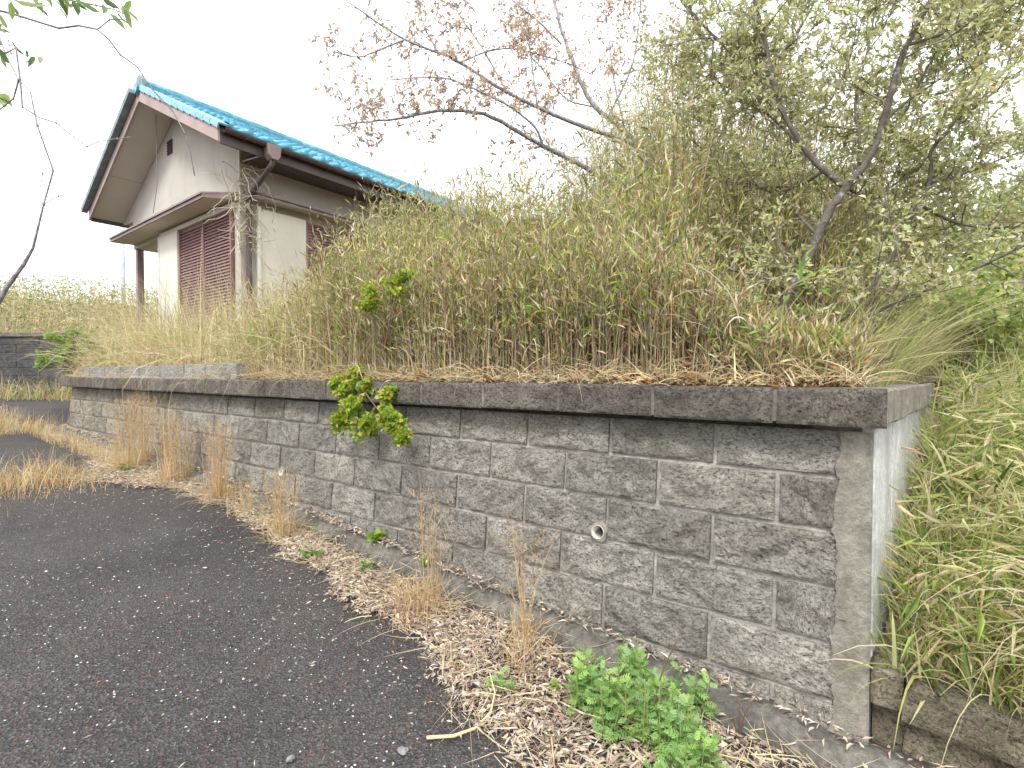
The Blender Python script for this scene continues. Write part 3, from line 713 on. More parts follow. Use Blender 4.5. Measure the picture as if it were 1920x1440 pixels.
# ================================================================== vegetation
TAN = (.66, .55, .33); STRAW = (.68, .59, .40); RUST = (.46, .28, .13); OLIVE = (.29, .31, .12); GREEN = (.14, .22, .05); LIME = (.34, .42, .10); BROWN = (.42, .33, .23); GREY = (.44, .39, .31)
_ex = [300, 450, 520, 570, 610, 650, 700, 760, 850, 930, 1000, 1060, 1120, 1200, 1300, 1400, 1500, 1600, 1700, 1760]
_ey = [600, 580, 565, 545, 520, 480, 430, 395, 388, 398, 415, 390, 340, 310, 300, 320, 350, 400, 490, 570]
def env_h(P, hmax=2.6):
    """how tall the thicket stands at a place: low along the wall, higher towards the house"""
    x, _y = proj(P); dep = np.maximum(P[:, 1], .5); top = np.interp(x, _ex, _ey)
    q = P[:, :2]-O2; vv = -(q@N2); near = np.interp(x, [500, 800, 1200, 1300, 1400, 1500, 1700], [520, 470, 455, 520, 590, 620, 655])
    top = np.where(vv < np.where(x > 1280, 1.15, .7), np.maximum(top, near), top)
    return np.clip((700-top)/F*dep+(ZC-P[:, 2]), .16, hmax)

# ------------------------------------------------------------------ bamboo thicket on the terrace
n = 13500
v = np.concatenate([.17+R.random(n//2)**1.3*1.3, .2+R.random(n-n//2)**1.2*6.2]); s = R.uniform(-.47, 6.1, n)
s = np.where(R.random(n) < .45, R.uniform(-.47, 3.0, n), s)
P = wl(s, v, terr_z(s, v)); hx, hy = house_xy(P)
keep = ~in_house(P, .35) & ~((hx > -.5) & (hy > -.45)) & (s > -.46-.125*v)
xx, _ = proj(P); keep &= (xx > 510+R.normal(0, 60, n))
P = P[keep]; s = s[keep]; v = v[keep]; n = len(P)
H = env_h(P)*np.clip(R.normal(.76, .20, n), .25, 1.18)*(1+.16*wav(s*2.1, v*2.6)+.10*wav(s*5.3, v*4.1))
az = R.uniform(0, 6.28, n); t0 = np.abs(R.normal(0, .05, n)); bd = R.normal(.09, .11, n)
S = Soup()
stems(S, P, az, t0, bd, H, .0029*R.uniform(.6, 1.4, n), np.full(n, .0009), mixcol([(.56, .46, .34), (.74, .65, .49), (.36, .26, .17), (.54, .50, .29), (.42, .43, .20)], n, .35), 5)
def stem_leaves(S, P, az, t0, bd, H, per, lo, L, W, cols, pr, elr=(.35, 1.5)):
    k = np.repeat(np.arange(len(P)), R.poisson(np.maximum(per, .01)))
    m = len(k); t = lo+(1-lo)*R.random(m)**.75
    q = arc(P[k], az[k], t0[k], bd[k], H[k], t[:]) if True else None
    a = R.uniform(0, 6.28, m); el = R.uniform(elr[0], elr[1], m)
    d = np.stack([np.cos(a)*np.cos(el), np.sin(a)*np.cos(el), np.sin(el)], -1)
    off = d*R.uniform(0, .09, m)[:, None]
    leaves(S, q+off, d, L*R.uniform(.6, 1.3, m), W*R.uniform(.6, 1.5, m), mixcol(cols, m, .42, pr), .2, 0, None, .25)
xx, _ = proj(P); gr = np.clip((xx-700)/600, 0, 1)
near = v < 1.3
stem_leaves(S, P, az, t0, bd, H, np.where(near, 12, 8)*np.clip(H, .4, 1.4), .36, .070, .0052, [TAN, (.76, .69, .50), (.46, .48, .15), (.60, .57, .23), (.38, .48, .12), BROWN, LIME], [.17, .21, .20, .15, .14, .03, .10])
stem_leaves(S, P[near], az[near], t0[near], bd[near], H[near], np.full(near.sum(), 4.0), .02, .07, .006, [(.34, .25, .16), TAN, RUST, GREY], [.4, .26, .18, .16])
n = 46; s = R.uniform(-.3, 4.0, n); v = R.uniform(.15, .7, n); P0 = wl(s, v, terr_z(s, v)+R.uniform(.05, .5, n)); k = np.repeat(np.arange(n), 14); m = len(k)
leaves(S, P0[k]+R.normal(0, .035, (m, 3)), R.normal(size=(m, 3))+np.array([0, 0, .4]), R.uniform(.03, .09, m), R.uniform(.010, .02, m), mixcol([(.32, .46, .11), (.22, .36, .08), (.42, .54, .15)], m, .2), .2, 0)
tag(S.build('bamboo_thicket', M['leaf']), 'dense thicket of dwarf bamboo and dry cane filling the raised garden', 'bamboo', kind='stuff')

S = Soup(); n = 1500; v = .25+R.random(n)*3.2; s = -.47-.125*v+R.random(n)**1.6*.55; P = wl(s, v, terr_z(s, v)); ar = math.atan2(-D2[1], -D2[0])
blades(S, P, ar+R.normal(0, .6, n), np.abs(R.normal(.3, .2, n)), R.uniform(.3, 1.2, n), R.uniform(.2, .7, n), .005*R.uniform(.5, 1.5, n), mixcol([(.34, .40, .14), (.50, .46, .26), (.27, .34, .11), TAN, (.40, .33, .2)], n, .2), 6)
tag(S.build('leaning_grass', M['leaf']), 'yellow-green long grass leaning outward at the right end of the terrace', 'grass', kind='stuff')
# slender taller culms standing above the thicket
S = Soup(); n = 480
s = R.uniform(-.3, 5.6, n); v = R.uniform(.6, 4.5, n); P = wl(s, v, terr_z(s, v)); hx, hy = house_xy(P); xx, _ = proj(P)
keep = ~((hx > -.4) & (hy > -.4)) & (xx > 600); P = P[keep]; n = len(P)
H = env_h(P, 3.2)*R.uniform(.9, 1.24, n); az = R.uniform(0, 6.28, n); t0 = np.abs(R.normal(0, .06, n)); bd = R.normal(.15, .12, n)
stems(S, P, az, t0, bd, H, np.full(n, .003), np.full(n, .001), mixcol([(.36, .31, .2), (.26, .24, .12)], n), 6)
stem_leaves(S, P, az, t0, bd, H, np.full(n, 12.), .6, .095, .009, [TAN, STRAW, OLIVE, (.26, .27, .10)], [.35, .25, .25, .15])
tag(S.build('bamboo_culms', M['leaf']), 'thin taller bamboo culms rising above the thicket', 'bamboo', kind='stuff')

# wispy high growth filling the gap between the trees
S = Soup(); n = 1500; s = R.uniform(-1.2, 3.4, n); v = R.uniform(1.3, 5.5, n); P = wl(s, v, terr_z(s, v)); xx, _ = proj(P)
keep = (xx > 1040) & (xx < 1780) & (s > -.4-.125*v); P = P[keep]; xx = xx[keep]; n = len(P)
top = np.interp(xx, [1040, 1100, 1180, 1280, 1400, 1500, 1600, 1700, 1780], [380, 250, 130, 60, 60, 110, 230, 340, 450])+R.exponential(90, n)
H = np.clip((700-top)/F*P[:, 1]+ZC-P[:, 2], .4, 4.4); az = R.uniform(0, 6.28, n); t0 = np.abs(R.normal(0, .05, n)); bd = R.normal(.16, .13, n)
stems(S, P, az, t0, bd, H, np.full(n, .0045), np.full(n, .0012), mixcol([(.42, .35, .24), (.50, .43, .30), (.36, .34, .18)], n, .2), 7)
stem_leaves(S, P, az, t0, bd, H, np.full(n, 30.), .30, .062, .0085, [(.50, .49, .23), (.40, .43, .17), TAN, (.44, .50, .18), (.58, .52, .30)], [.25, .25, .18, .17, .15], (-.3, 1.4))
tag(S.build('tall_bamboo', M['leaf']), 'tall wispy bamboo stems mingling with the trees behind the wall', 'bamboo', kind='stuff')

# ------------------------------------------------------------------ dry grass on the terrace, left part and along the edge
S = Soup()
n = 17000; s = R.uniform(1.2, 9.4, n); v = .12+R.random(n)**1.1*2.6
P = wl(s, v, terr_z(s, v)); hx, hy = house_xy(P)
keep = ~in_house(P, .05) & (s < smax(v)-.05) & (R.random(n) < np.clip((s-.8)/2.2, .12, 1)); P, s, v = P[keep], s[keep], v[keep]; n = len(P)
xx, _ = proj(P); top = np.interp(xx, [80, 130, 250, 330, 450, 560, 640, 760, 900, 1100], [640, 612, 580, 556, 560, 545, 560, 600, 630, 650])
L = np.clip((700-top)/F*P[:, 1]+ZC-P[:, 2], .22, 1.25)*R.uniform(.45, 1.15, n)*(1+.28*wav(s*2.3, v*2.9)+.15*wav(s*6.1, v*5))
blades(S, P, R.uniform(0, 6.28, n), np.abs(R.normal(.08, .28, n)), R.gamma(2.0, .62, n), L*1.3, .0055*R.uniform(.5, 1.9, n), mixcol([STRAW, TAN, (.58, .44, .25), (.42, .37, .22), OLIVE, LIME, RUST], n, .25, [.27, .22, .13, .14, .12, .07, .05]), 5)
n = 2600; s = R.uniform(1.5, 8.8, n); v = .1+R.random(n)*1.2; P = wl(s, v, terr_z(s, v)+R.uniform(0, .35, n)*np.clip((s-1)/3, .2, 1)); keep = ~in_house(P, .05); P = P[keep]; n = len(P)
blades(S, P, R.uniform(0, 6.28, n), R.uniform(.3, 1.5, n), R.normal(0, 1.6, n), R.uniform(.15, .5, n), .006*R.uniform(.5, 1.5, n), mixcol([STRAW, (.74, .67, .50), TAN, OLIVE, LIME], n, .15, [.35, .25, .2, .1, .1]), 6)
n = 1500; s = R.uniform(4.0, 9.2, n); v = .15+R.random(n)*1.4; P = wl(s, v, terr_z(s, v)+R.uniform(.1, .6, n)); keep = ~in_house(P, .05) & (s < smax(v)); P = P[keep]; n = len(P)
leaves(S, P, R.normal(size=(n, 3))+np.array([0, 0, .5]), R.uniform(.04, .11, n), R.uniform(.008, .02, n), mixcol([OLIVE, LIME, (.30, .37, .12)], n, .2), .2, 0)
# pale long blades and loops caught in the thicket front
n = 110; s = R.uniform(-.2, 3.6, n); v = R.uniform(.12, .5, n); P = wl(s, v, terr_z(s, v)+R.uniform(.02, .4, n))
blades(S, P, R.uniform(0, 6.28, n), R.uniform(0, .9, n), R.uniform(.6, 2.6, n), R.uniform(.15, .42, n), .006*R.uniform(.6, 1.5, n), mixcol([(.76, .70, .55), STRAW], n, .1), 8)
# arching straw spilling over the coping edge
n = 5200; s = np.where(R.random(n) < .6, R.uniform(-.5, 5, n), R.uniform(4, 8.9, n)); v = R.uniform(.03, .26, n)
P = wl(s, v, ZCOP+.002+R.uniform(0, .03, n)); a = R.uniform(0, 6.28, n)
blades(S, P, a, R.uniform(.5, 1.35, n), R.uniform(.1, 1.4, n), R.uniform(.05, .24, n), .0045*R.uniform(.6, 1.5, n), mixcol([STRAW, TAN, (.52, .40, .24), BROWN, RUST, OLIVE], n, .25, [.26, .24, .2, .14, .1, .06]), 4)
n = 330; s = R.uniform(-.3, 8.6, n); P = wl(s, R.uniform(0, .12, n), ZCOP+.004); ao = math.atan2(N2[1], N2[0])
blades(S, P, ao+R.normal(0, .7, n), R.uniform(.7, 1.3, n), R.uniform(.6, 1.9, n), R.uniform(.08, .30, n)*(R.random(n) < .6)+.05, .003*R.uniform(.6, 1.3, n), mixcol([STRAW, TAN, GREY], n), 5)
tag(S.build('dry_grass', M['dry']), 'tangled straw-coloured dry grass on top of the wall', 'grass', kind='stuff')
# brown leaf litter at the foot of the thicket
S = Soup(); n = 5200; s = R.uniform(-.45, 4.2, n); v = R.uniform(.05, .75, n); P = wl(s, v, terr_z(s, v)+R.uniform(.01, .10, n)*np.clip(v*4, .2, 1)+.02)
a = R.uniform(0, 6.28, n); el = R.normal(0, .45, n); d = np.stack([np.cos(a)*np.cos(el), np.sin(a)*np.cos(el), np.sin(el)], -1)
leaves(S, P, d, R.uniform(.04, .12, n), R.uniform(.008, .02, n), mixcol([(.26, .13, .055), (.17, .085, .04), TAN, STRAW, (.34, .18, .07)], n, .3, [.28, .26, .2, .12, .14]), .25, 0)
tag(S.build('fallen_leaves', M['dry']), 'rusty fallen bamboo leaves under the thicket behind the coping', 'leaf litter', kind='stuff')

# ------------------------------------------------------------------ bank on the right
S = Soup(); n = 13000
v = -.02+R.random(n)**1.15*5.5; s = -.56-.125*v-R.random(n)**1.2*5.0
P = wl(s, v, bank_z(s, v)-.01); ao = math.atan2(N2[1], N2[0])
blades(S, P, ao+R.normal(0, .95, n), np.abs(R.normal(.15, .25, n)), R.uniform(.5, 2.1, n), R.uniform(.2, .65, n)*np.interp(v, [0, .5, 6], [.75, 1, 1.3]), .0075*R.uniform(.4, 2.0, n), mixcol([(.33, .42, .11), (.45, .50, .16), (.22, .31, .09), STRAW, (.68, .64, .36), (.58, .56, .26), BROWN], n, .2, [.17, .16, .08, .22, .19, .14, .04]), 5)
n = 9500; v = .0+R.random(n)*3.2; s = -.6-.125*v-R.random(n)**1.1*4.0; P = wl(s, v, bank_z(s, v)+R.uniform(.02, .34, n))
a = ao+R.normal(0, 1.2, n); el = R.normal(-.05, .5, n); d = np.stack([np.cos(a)*np.cos(el), np.sin(a)*np.cos(el), np.sin(el)], -1)
leaves(S, P, d, R.uniform(.09, .24, n), R.uniform(.006, .014, n), mixcol([(.24, .35, .09), (.40, .49, .14), STRAW, (.72, .66, .38), (.15, .23, .06)], n, .25, [.18, .20, .22, .28, .12]), .2, 0)
n = 2600; v = R.random(n)*1.6; s = -.56-.125*v-R.random(n)*.5; P = wl(s, v, bank_z(s, v)-.01)
blades(S, P, R.uniform(0, 6.28, n), np.abs(R.normal(.1, .25, n)), R.uniform(.3, 1.8, n), R.uniform(.12, .42, n), .007*R.uniform(.5, 1.5, n), mixcol([(.25, .33, .09), (.36, .41, .13), STRAW, (.50, .48, .22)], n, .2), 5)
# long pale stems hanging over the low wall
n = 330; v = R.uniform(-.02, .25, n); s = -.80-R.random(n)**.9*1.8; P = wl(s, v, bank_z(s, v)+R.uniform(.02, .28, n))
blades(S, P, ao+.25+R.normal(0, .35, n), R.uniform(.2, .9, n), R.uniform(1.5, 2.4, n), R.uniform(.35, 1.0, n), .0045*R.uniform(.7, 1.4, n), mixcol([(.62, .55, .38), STRAW, (.36, .40, .12)], n, .12, [.5, .35, .15]), 7)
n = 170; v = R.uniform(-.02, .3, n); s = -.62-R.random(n)*1.1; P = wl(s, v, bank_z(s, v)+R.uniform(.05, .35, n))
blades(S, P, ao+.75+R.normal(0, .3, n), R.uniform(.3, .9, n), R.uniform(1.5, 2.3, n), R.uniform(.4, .95, n), .0048*R.uniform(.7, 1.4, n), mixcol([(.74, .68, .50), STRAW, (.46, .50, .18)], n, .12, [.5, .35, .15]), 8)
tag(S.build('bank_grass', M['leaf']), 'long yellow and green grass drooping over the bank at the right', 'grass', kind='stuff')

# ------------------------------------------------------------------ leaf litter and straw on the road edge
_ls = [-2, -.5, .33, .55, .73, .87, 1.13, 1.57, 1.94, 2.6, 3.42, 4.27, 4.6, 5.0, 5.6, 6.2, 7.6, 9]; _lw = [.9, .88, .82, .80, .72, .62, .55, .55, .48, .40, .30, .36, .62, .75, .5, .36, .28, .3]
S = Soup(); n = 40000
s = np.concatenate([R.uniform(-1.2, 2.6, n*6//10), R.uniform(2.4, 8.8, n-n*6//10)]); u = R.random(n); edge = np.interp(s, _ls, _lw)+.035*np.sin(s*9)+.02*np.sin(s*23)
v = -.0-u**.85*edge*R.normal(1, .05, n)
zt = road_z(s)+.012+R.random(n)*.028+np.where(v > -.27, .0, 0)
oo = BAT*(ZL1-road_z(s)-.1); lift = np.clip(((-v)-(oo+.13))/-.03, 0, 1); zt = zt+lift*.078
keep = (-v > oo+.005) & ~((lift > 0) & (R.random(n) > .5)); keep &= ~((-v > oo+.05) & (-v < oo+.165) & (R.random(n) > .06))
s, v, zt = s[keep], v[keep], zt[keep]; n = len(s); P = wl(s, v, zt)
a = R.uniform(0, 6.28, n); el = R.normal(0, .3, n); d = np.stack([np.cos(a)*np.cos(el), np.sin(a)*np.cos(el), np.sin(el)], -1)
LC = [(.72, .62, .46), (.64, .54, .43), (.55, .45, .38), (.38, .28, .24), (.74, .69, .60), (.47, .36, .31), (.22, .15, .12)]; LP = [.22, .2, .17, .12, .12, .1, .07]
kd = R.random(n) < .80
leaves(S, P[kd], d[kd], R.uniform(.018, .055, kd.sum()), R.uniform(.0035, .010, kd.sum()), mixcol(LC, kd.sum(), .25, LP), .3, 0, None, .1)
leaves(S, P[~kd], d[~kd], R.uniform(.014, .034, (~kd).sum()), R.uniform(.008, .019, (~kd).sum()), mixcol(LC, (~kd).sum(), .25, LP), .3, 1, None, .2)
n = 4200; s = R.uniform(-1, 7, n); v = -np.interp(s, _ls, _lw)*R.uniform(.15, 1.08, n); P = wl(s, v, road_z(s)+R.uniform(.015, .05, n))
blades(S, P, R.uniform(0, 6.28, n), R.uniform(1.25, 1.6, n), R.normal(0, .35, n), R.uniform(.06, .24, n), .0032*R.uniform(.6, 1.6, n), mixcol([STRAW, TAN, GREY, BROWN], n), 4)
# stray bits on the asphalt
n = 700; s = R.uniform(-1.5, 5, n); v = -np.interp(s, _ls, _lw)-R.exponential(.35, n); P = wl(s, v, road_z(s)+.016)
a = R.uniform(0, 6.28, n); d = np.stack([np.cos(a), np.sin(a), R.normal(0, .1, n)], -1)
leaves(S, P, d, R.uniform(.01, .035, n), R.uniform(.003, .008, n), mixcol(LC, n, .2, LP), .2, 0, None, .05)
tag(S.build('leaf_litter', M['dry']), 'pale dry leaf litter and straw lying between asphalt and kerb', 'leaf litter', kind='stuff')
# loose chippings
S = Soup(); n = 9000; s = R.uniform(-2.2, 3.2, n); v = -R.uniform(.3, 3.4, n); P = wl(s, v, road_z(s)+.007*wav(s, v)+.004*wav(s, v, 3.1)+.002)
r = R.uniform(.0018, .0046, n)*np.where(R.random(n) < .05, 1.8, 1)
octa = np.array([(1, 0, 0), (0, 1, 0), (-1, 0, 0), (0, -1, 0), (0, 0, 1), (0, 0, -.3)], float)
V = P[:, None]+octa[None]*r[:, None, None]*R.uniform(.6, 1.3, (n, 6, 1))
S.add(V, [(0, 1, 4), (1, 2, 4), (2, 3, 4), (3, 0, 4), (1, 0, 5), (2, 1, 5), (3, 2, 5), (0, 3, 5)], mixcol([(.10, .10, .10), (.16, .15, .15), (.55, .53, .50), (.20, .10, .07)], n, .3, [.4, .33, .19, .08]))
tag(S.build('loose_chippings', M['wood'], None, False), 'small loose stone chippings scattered on the worn asphalt', 'gravel', kind='stuff')

# ------------------------------------------------------------------ dry tufts by the kerb
def tuft(base, h, n, spread, label, cols=None, lean=0.0, green=0):
    base = np.asarray(base); S = Soup(); n = int(n*1.25); cols = cols or [(.56, .37, .18), (.66, .50, .29), (.46, .29, .14), (.66, .57, .38), (.58, .44, .26)]
    P = base+np.stack([R.normal(0, spread, n), R.normal(0, spread, n), np.zeros(n)], -1); k = n//2
    az = R.uniform(0, 6.28, n)
    blades(S, P[:k], az[:k], np.abs(R.normal(.05+lean, .13, k)), R.normal(.22, .32, k), h*R.uniform(.4, 1.15, k), .0042*R.uniform(.5, 1.3, k), mixcol(cols, k, .15), 5)
    blades(S, P[k:], az[k:], np.abs(R.normal(.35, .3, n-k)), R.uniform(.4, 2.0, n-k), h*R.uniform(.2, .5, n-k), .0042*R.uniform(.6, 1.4, n-k), mixcol(cols, n-k, .15), 4)
    m = k*5; j = R.integers(0, k, m); t = R.uniform(.45, 1, m)   # fluffy seed awns along the culms
    q = arc(P[j], az[j], np.full(m, .05+lean), np.full(m, .1), h*.85, t)+R.normal(0, .008, (m, 3))
    d = R.normal(size=(m, 3))*.6+np.array([0, 0, 1.0]); leaves(S, q, d, R.uniform(.02, .05, m), .003, mixcol(cols, m, .15), .1, 0)
    e = tag(empty('dry_grass_tuft', tuple(base)), label, 'grass tuft', 'dry grass tufts growing along the kerb')
    o = S.build('blades', M['dry'], e, True, base)
    if green:
        S = Soup(); gp = base+np.stack([R.normal(0, spread*1.4, green), R.normal(0, spread*1.4, green), np.zeros(green)], -1)
        blades(S, gp, R.uniform(0, 6.28, green), R.uniform(.2, .9, green), R.uniform(.3, 1.2, green), R.uniform(.06, .16, green), .008*R.uniform(.6, 1.2, green), mixcol([GREEN, LIME], green), 4)
        S.build('green_shoots', M['leaf'], e, True, base)['kind'] = 'stuff'
for (x, y, top, n, sp, lab, g_) in [
    (238, 884, 745, 190, .055, 'tall orange dry grass tuft at the far kerb beside green weeds', 30),
    (268, 872, 735, 170, .05, 'tall feathery dry grass tuft rising highest before the far wall', 0),
    (322, 908, 775, 210, .045, 'dense upright dry tuft standing before the vertical wall joint', 0),
    (350, 900, 800, 60, .03, 'thin dry tuft close against the wall at the vertical joint', 20),
    (412, 940, 785, 200, .035, 'narrow orange dry tuft leaning right, next along the kerb', 0),
    (530, 1008, 880, 150, .05, 'short reddish dry tuft under the far drain pipe', 24),
    (455, 965, 905, 70, .05, 'low dry tuft in the litter near the narrow orange one', 12),
    (815, 1145, 915, 60, .03, 'sparse dry stalks rising before the wall below the hanging shrub', 20),
    (775, 1165, 1085, 110, .05, 'squat orange dry tuft at the asphalt edge', 0),
    (985, 1205, 985, 46, .016, 'slim bunch of golden dry stalks left of the near drain pipe', 0),
    (975, 1265, 1160, 60, .045, 'bleached low tuft in the leaf litter near the mugwort', 0)]:
    p = ground_px(x, y); hgt = (y-top)/F*p[1]*1.14; tuft(p, hgt, n, sp, lab, None, .05, g_)
S = Soup(); n = 5200
cx = np.concatenate([R.normal(0, 1, n)]); s = 5.25+.33*R.normal(size=n); v = -(.7+R.random(n)*2.6); s = s-.0*(v+1); P = wl(s, v, road_z(s)+.005)
blades(S, P, R.uniform(0, 6.28, n), np.abs(R.normal(.1, .3, n)), R.uniform(0, 1.6, n), R.uniform(.05, .30, n)*np.where(R.random(n) < .25, 1.25, .7), .0045*R.uniform(.6, 1.3, n), mixcol([(.52, .33, .15), (.60, .46, .26), STRAW, (.42, .26, .12), LIME], n, .15, [.33, .27, .2, .15, .05]), 4)
n = 5500; s = R.uniform(8.8, 17, n); v = R.normal(-.6, .35, n)-(s-8)*.05; P = wl(s, v, road_z(s)+.005)
blades(S, P, R.uniform(0, 6.28, n), np.abs(R.normal(.1, .3, n)), R.uniform(0, 1.6, n), R.uniform(.08, .34, n), .007*R.uniform(.6, 1.3, n), mixcol([(.52, .33, .15), (.60, .46, .26), STRAW, LIME, OLIVE], n, .15, [.33, .25, .24, .1, .08]), 4)
n = 3000; P = np.stack([R.uniform(-21, -10.8, n), 13.12-np.abs(R.normal(0, .35, n)), np.zeros(n)], -1); ss, _v = to_sw(P); P[:, 2] = road_z(ss)
blades(S, P, R.uniform(0, 6.28, n), np.abs(R.normal(.1, .3, n)), R.uniform(0, 1.6, n), R.uniform(.25, .8, n), .012*R.uniform(.6, 1.3, n), mixcol([(.56, .38, .18), STRAW, LIME, OLIVE, TAN], n, .15), 4)
n = 1500; s = R.uniform(5.4, 9.5, n); v = -.15-R.random(n)*.28; P = wl(s, v, road_z(s)+.005)
blades(S, P, R.uniform(0, 6.28, n), np.abs(R.normal(.1, .3, n)), R.uniform(0, 1.6, n), R.uniform(.05, .22, n), .005*R.uniform(.6, 1.3, n), mixcol([(.52, .33, .15), (.60, .46, .26), STRAW, LIME], n, .15, [.38, .28, .26, .08]), 4)
tag(S.build('roadside_grass', M['dry']), 'strip of short rusty dry grass growing across the asphalt at the left', 'grass', kind='stuff')

# ------------------------------------------------------------------ small leafy plants
def lobed(S, P, D, Ln, col, nl=4, wf=.30):
    """deeply cut mugwort leaf built of pointed lobes along a midrib"""
    n = len(P); D = unit(D); up = unit(np.array([0, 0, 1.0])+R.normal(0, .35, (n, 3))); sd = unit(np.cross(D, up)); nm = np.cross(sd, D)
    for i in range(nl):
        t = .18+.62*i/max(nl-1, 1); ll = Ln*(.42 if i < nl-1 else .38)*(1-.25*abs(t-.45))
        q = P+D*(Ln*t)[:, None]-nm*(Ln*.12*t*t)[:, None]
        for sgn in (-1, 1):
            d2 = unit(D*.75+sd*sgn*.8+nm*.1); leaves(S, q, d2, ll, Ln*wf*.55, col, .12, 0, nm, .12)
    leaves(S, P+D*(Ln*.55)[:, None]-nm*(Ln*.05)[:, None], D, Ln*.5, Ln*wf*.62, col, .12, 0, nm, .2)
    leaves(S, P, D, Ln*.75, Ln*.10, col, .1, 0, nm, .1)
def mugwort(base, r, nleaf, label, h=.12):
    base = np.asarray(base); e = tag(empty('mugwort_plant', tuple(base)), label, 'plant', 'mugwort plants in the litter by the kerb')
    S = Soup(); SS = Soup(); k = max(3, nleaf//9)
    for q in range(k):
        a = R.uniform(0, 6.28); rr = r*math.sqrt(R.random())*.75; p0 = base+np.array([rr*math.cos(a), rr*math.sin(a), 0])
        hh = h*R.uniform(.6, 1.15); top = p0+np.array([R.normal(0, .015), R.normal(0, .015), hh])
        tube(SS, [p0, (p0+top)/2+R.normal(0, .004, 3), top], [.0028, .0024, .0018], (.14, .18, .06), 5)
        m = nleaf//k; t = R.uniform(.25, 1.0, m); P = p0+(top-p0)*t[:, None]; az = R.uniform(0, 6.28, m); el = np.interp(t, [.2, 1], [-.05, .75])+R.normal(0, .2, m)
        D = np.stack([np.cos(az)*np.cos(el), np.sin(az)*np.cos(el), np.sin(el)], -1)
        lobed(S, P, D, R.uniform(.036, .060, m)*np.interp(t, [.2, 1], [1.1, .75]), mixcol([(.29, .47, .14), (.37, .55, .16), (.22, .38, .12), (.33, .50, .21)], m, .15))
    S.build('leaves', M['leaf'], e, True, base); SS.build('stems', M['wood'], e, True, base)
for (x, y, r, nl, lab, h) in [
    (1115, 1350, .12, 154, 'light green mugwort at the left side of the patch', .19), (1180, 1390, .13, 168, 'bushy mugwort in the middle of the green patch', .21),
    (1245, 1410, .12, 140, 'mugwort at the right of the patch beside a dead stalk', .18), (1190, 1310, .11, 125, 'mugwort against the kerb behind the main patch', .18),
    (1275, 1340, .10, 70, 'mugwort by the kerb, rightmost of the patch', .16), (1290, 1455, .11, 125, 'mugwort at the lower right front of the patch', .16),
    (1245, 1490, .10, 60, 'mugwort cut by the bottom edge of the picture', .12), (1105, 1310, .08, 44, 'small mugwort at the upper left of the patch', .13),
    (945, 1300, .05, 22, 'tiny green weed rosette in the litter left of the patch', .08)]:
    mugwort(ground_px(x, y), r, nl, lab, h)
def weed(base, r, nleaf, L, W, label, cols, h=.1):
    base = np.asarray(base); e = tag(empty('green_weed', tuple(base)), label, 'weed', 'small green weeds along the wall foot'); S = Soup(); SS = Soup()
    for q in range(max(4, nleaf//6)):
        a = R.uniform(0, 6.28); top = base+np.array([r*R.random()*math.cos(a), r*R.random()*math.sin(a), h*R.uniform(.6, 1.1)])
        tube(SS, [base, (base+top)/2+R.normal(0, .01, 3), top], .0016, (.16, .16, .06), 4)
        m = 6; t = R.uniform(.4, 1, m); az = R.uniform(0, 6.28, m); el = R.uniform(-.1, .6, m)
        leaves(S, base+(top-base)*t[:, None], np.stack([np.cos(az)*np.cos(el), np.sin(az)*np.cos(el), np.sin(el)], -1), L*R.uniform(.7, 1.2, m), W*R.uniform(.8, 1.1, m), mixcol(cols, m, .12), .15, 1)
    S.build('leaves', M['leaf'], e, True, base); SS.build('stems', M['wood'], e, True, base)
gL = [(.20, .36, .05), (.28, .42, .07)]; gD = [(.10, .22, .04), (.14, .27, .05)]
for (x, y, dz, r, nl, L, W, lab, cc, h) in [
    (705, 1040, .06, .05, 14, .055, .04, 'bright green broad-leaved weed on the kerb below the hanging shrub', gL, .09),
    (580, 1052, 0, .07, 22, .04, .03, 'flat round-leaved green weed at the asphalt edge left', gD, .05),
    (235, 888, 0, .10, 30, .06, .02, 'green grassy weed at the base of the far dry tufts', gD, .08),
    (380, 895, 0, .05, 18, .06, .022, 'dark green upright weed against the wall near the joint', gD, .10),
    (690, 1075, 0, .06, 16, .035, .02, 'drab green weed in the litter left of the squat tuft', gD, .08),
    (800, 1085, .05, .04, 12, .03, .015, 'pale green seedling on the kerb below the sparse stalks', gL, .07),
    (1575, 1395, .0, .07, 16, .045, .042, 'round-leaved lime green weed at the foot of the corner column', gL, .12),
    (1625, 1450, .0, .07, 14, .04, .036, 'round-leaved lime weed at the bottom edge below the corner', gL, .06),
    (1040, 1300, 0, .03, 10, .025, .02, 'tiny yellow-green sprout left of the mugwort', gL, .05)]:
    p = ground_px(x, y); weed(p+np.array([0, 0, dz]), r, nl, L, W, lab, cc, h)

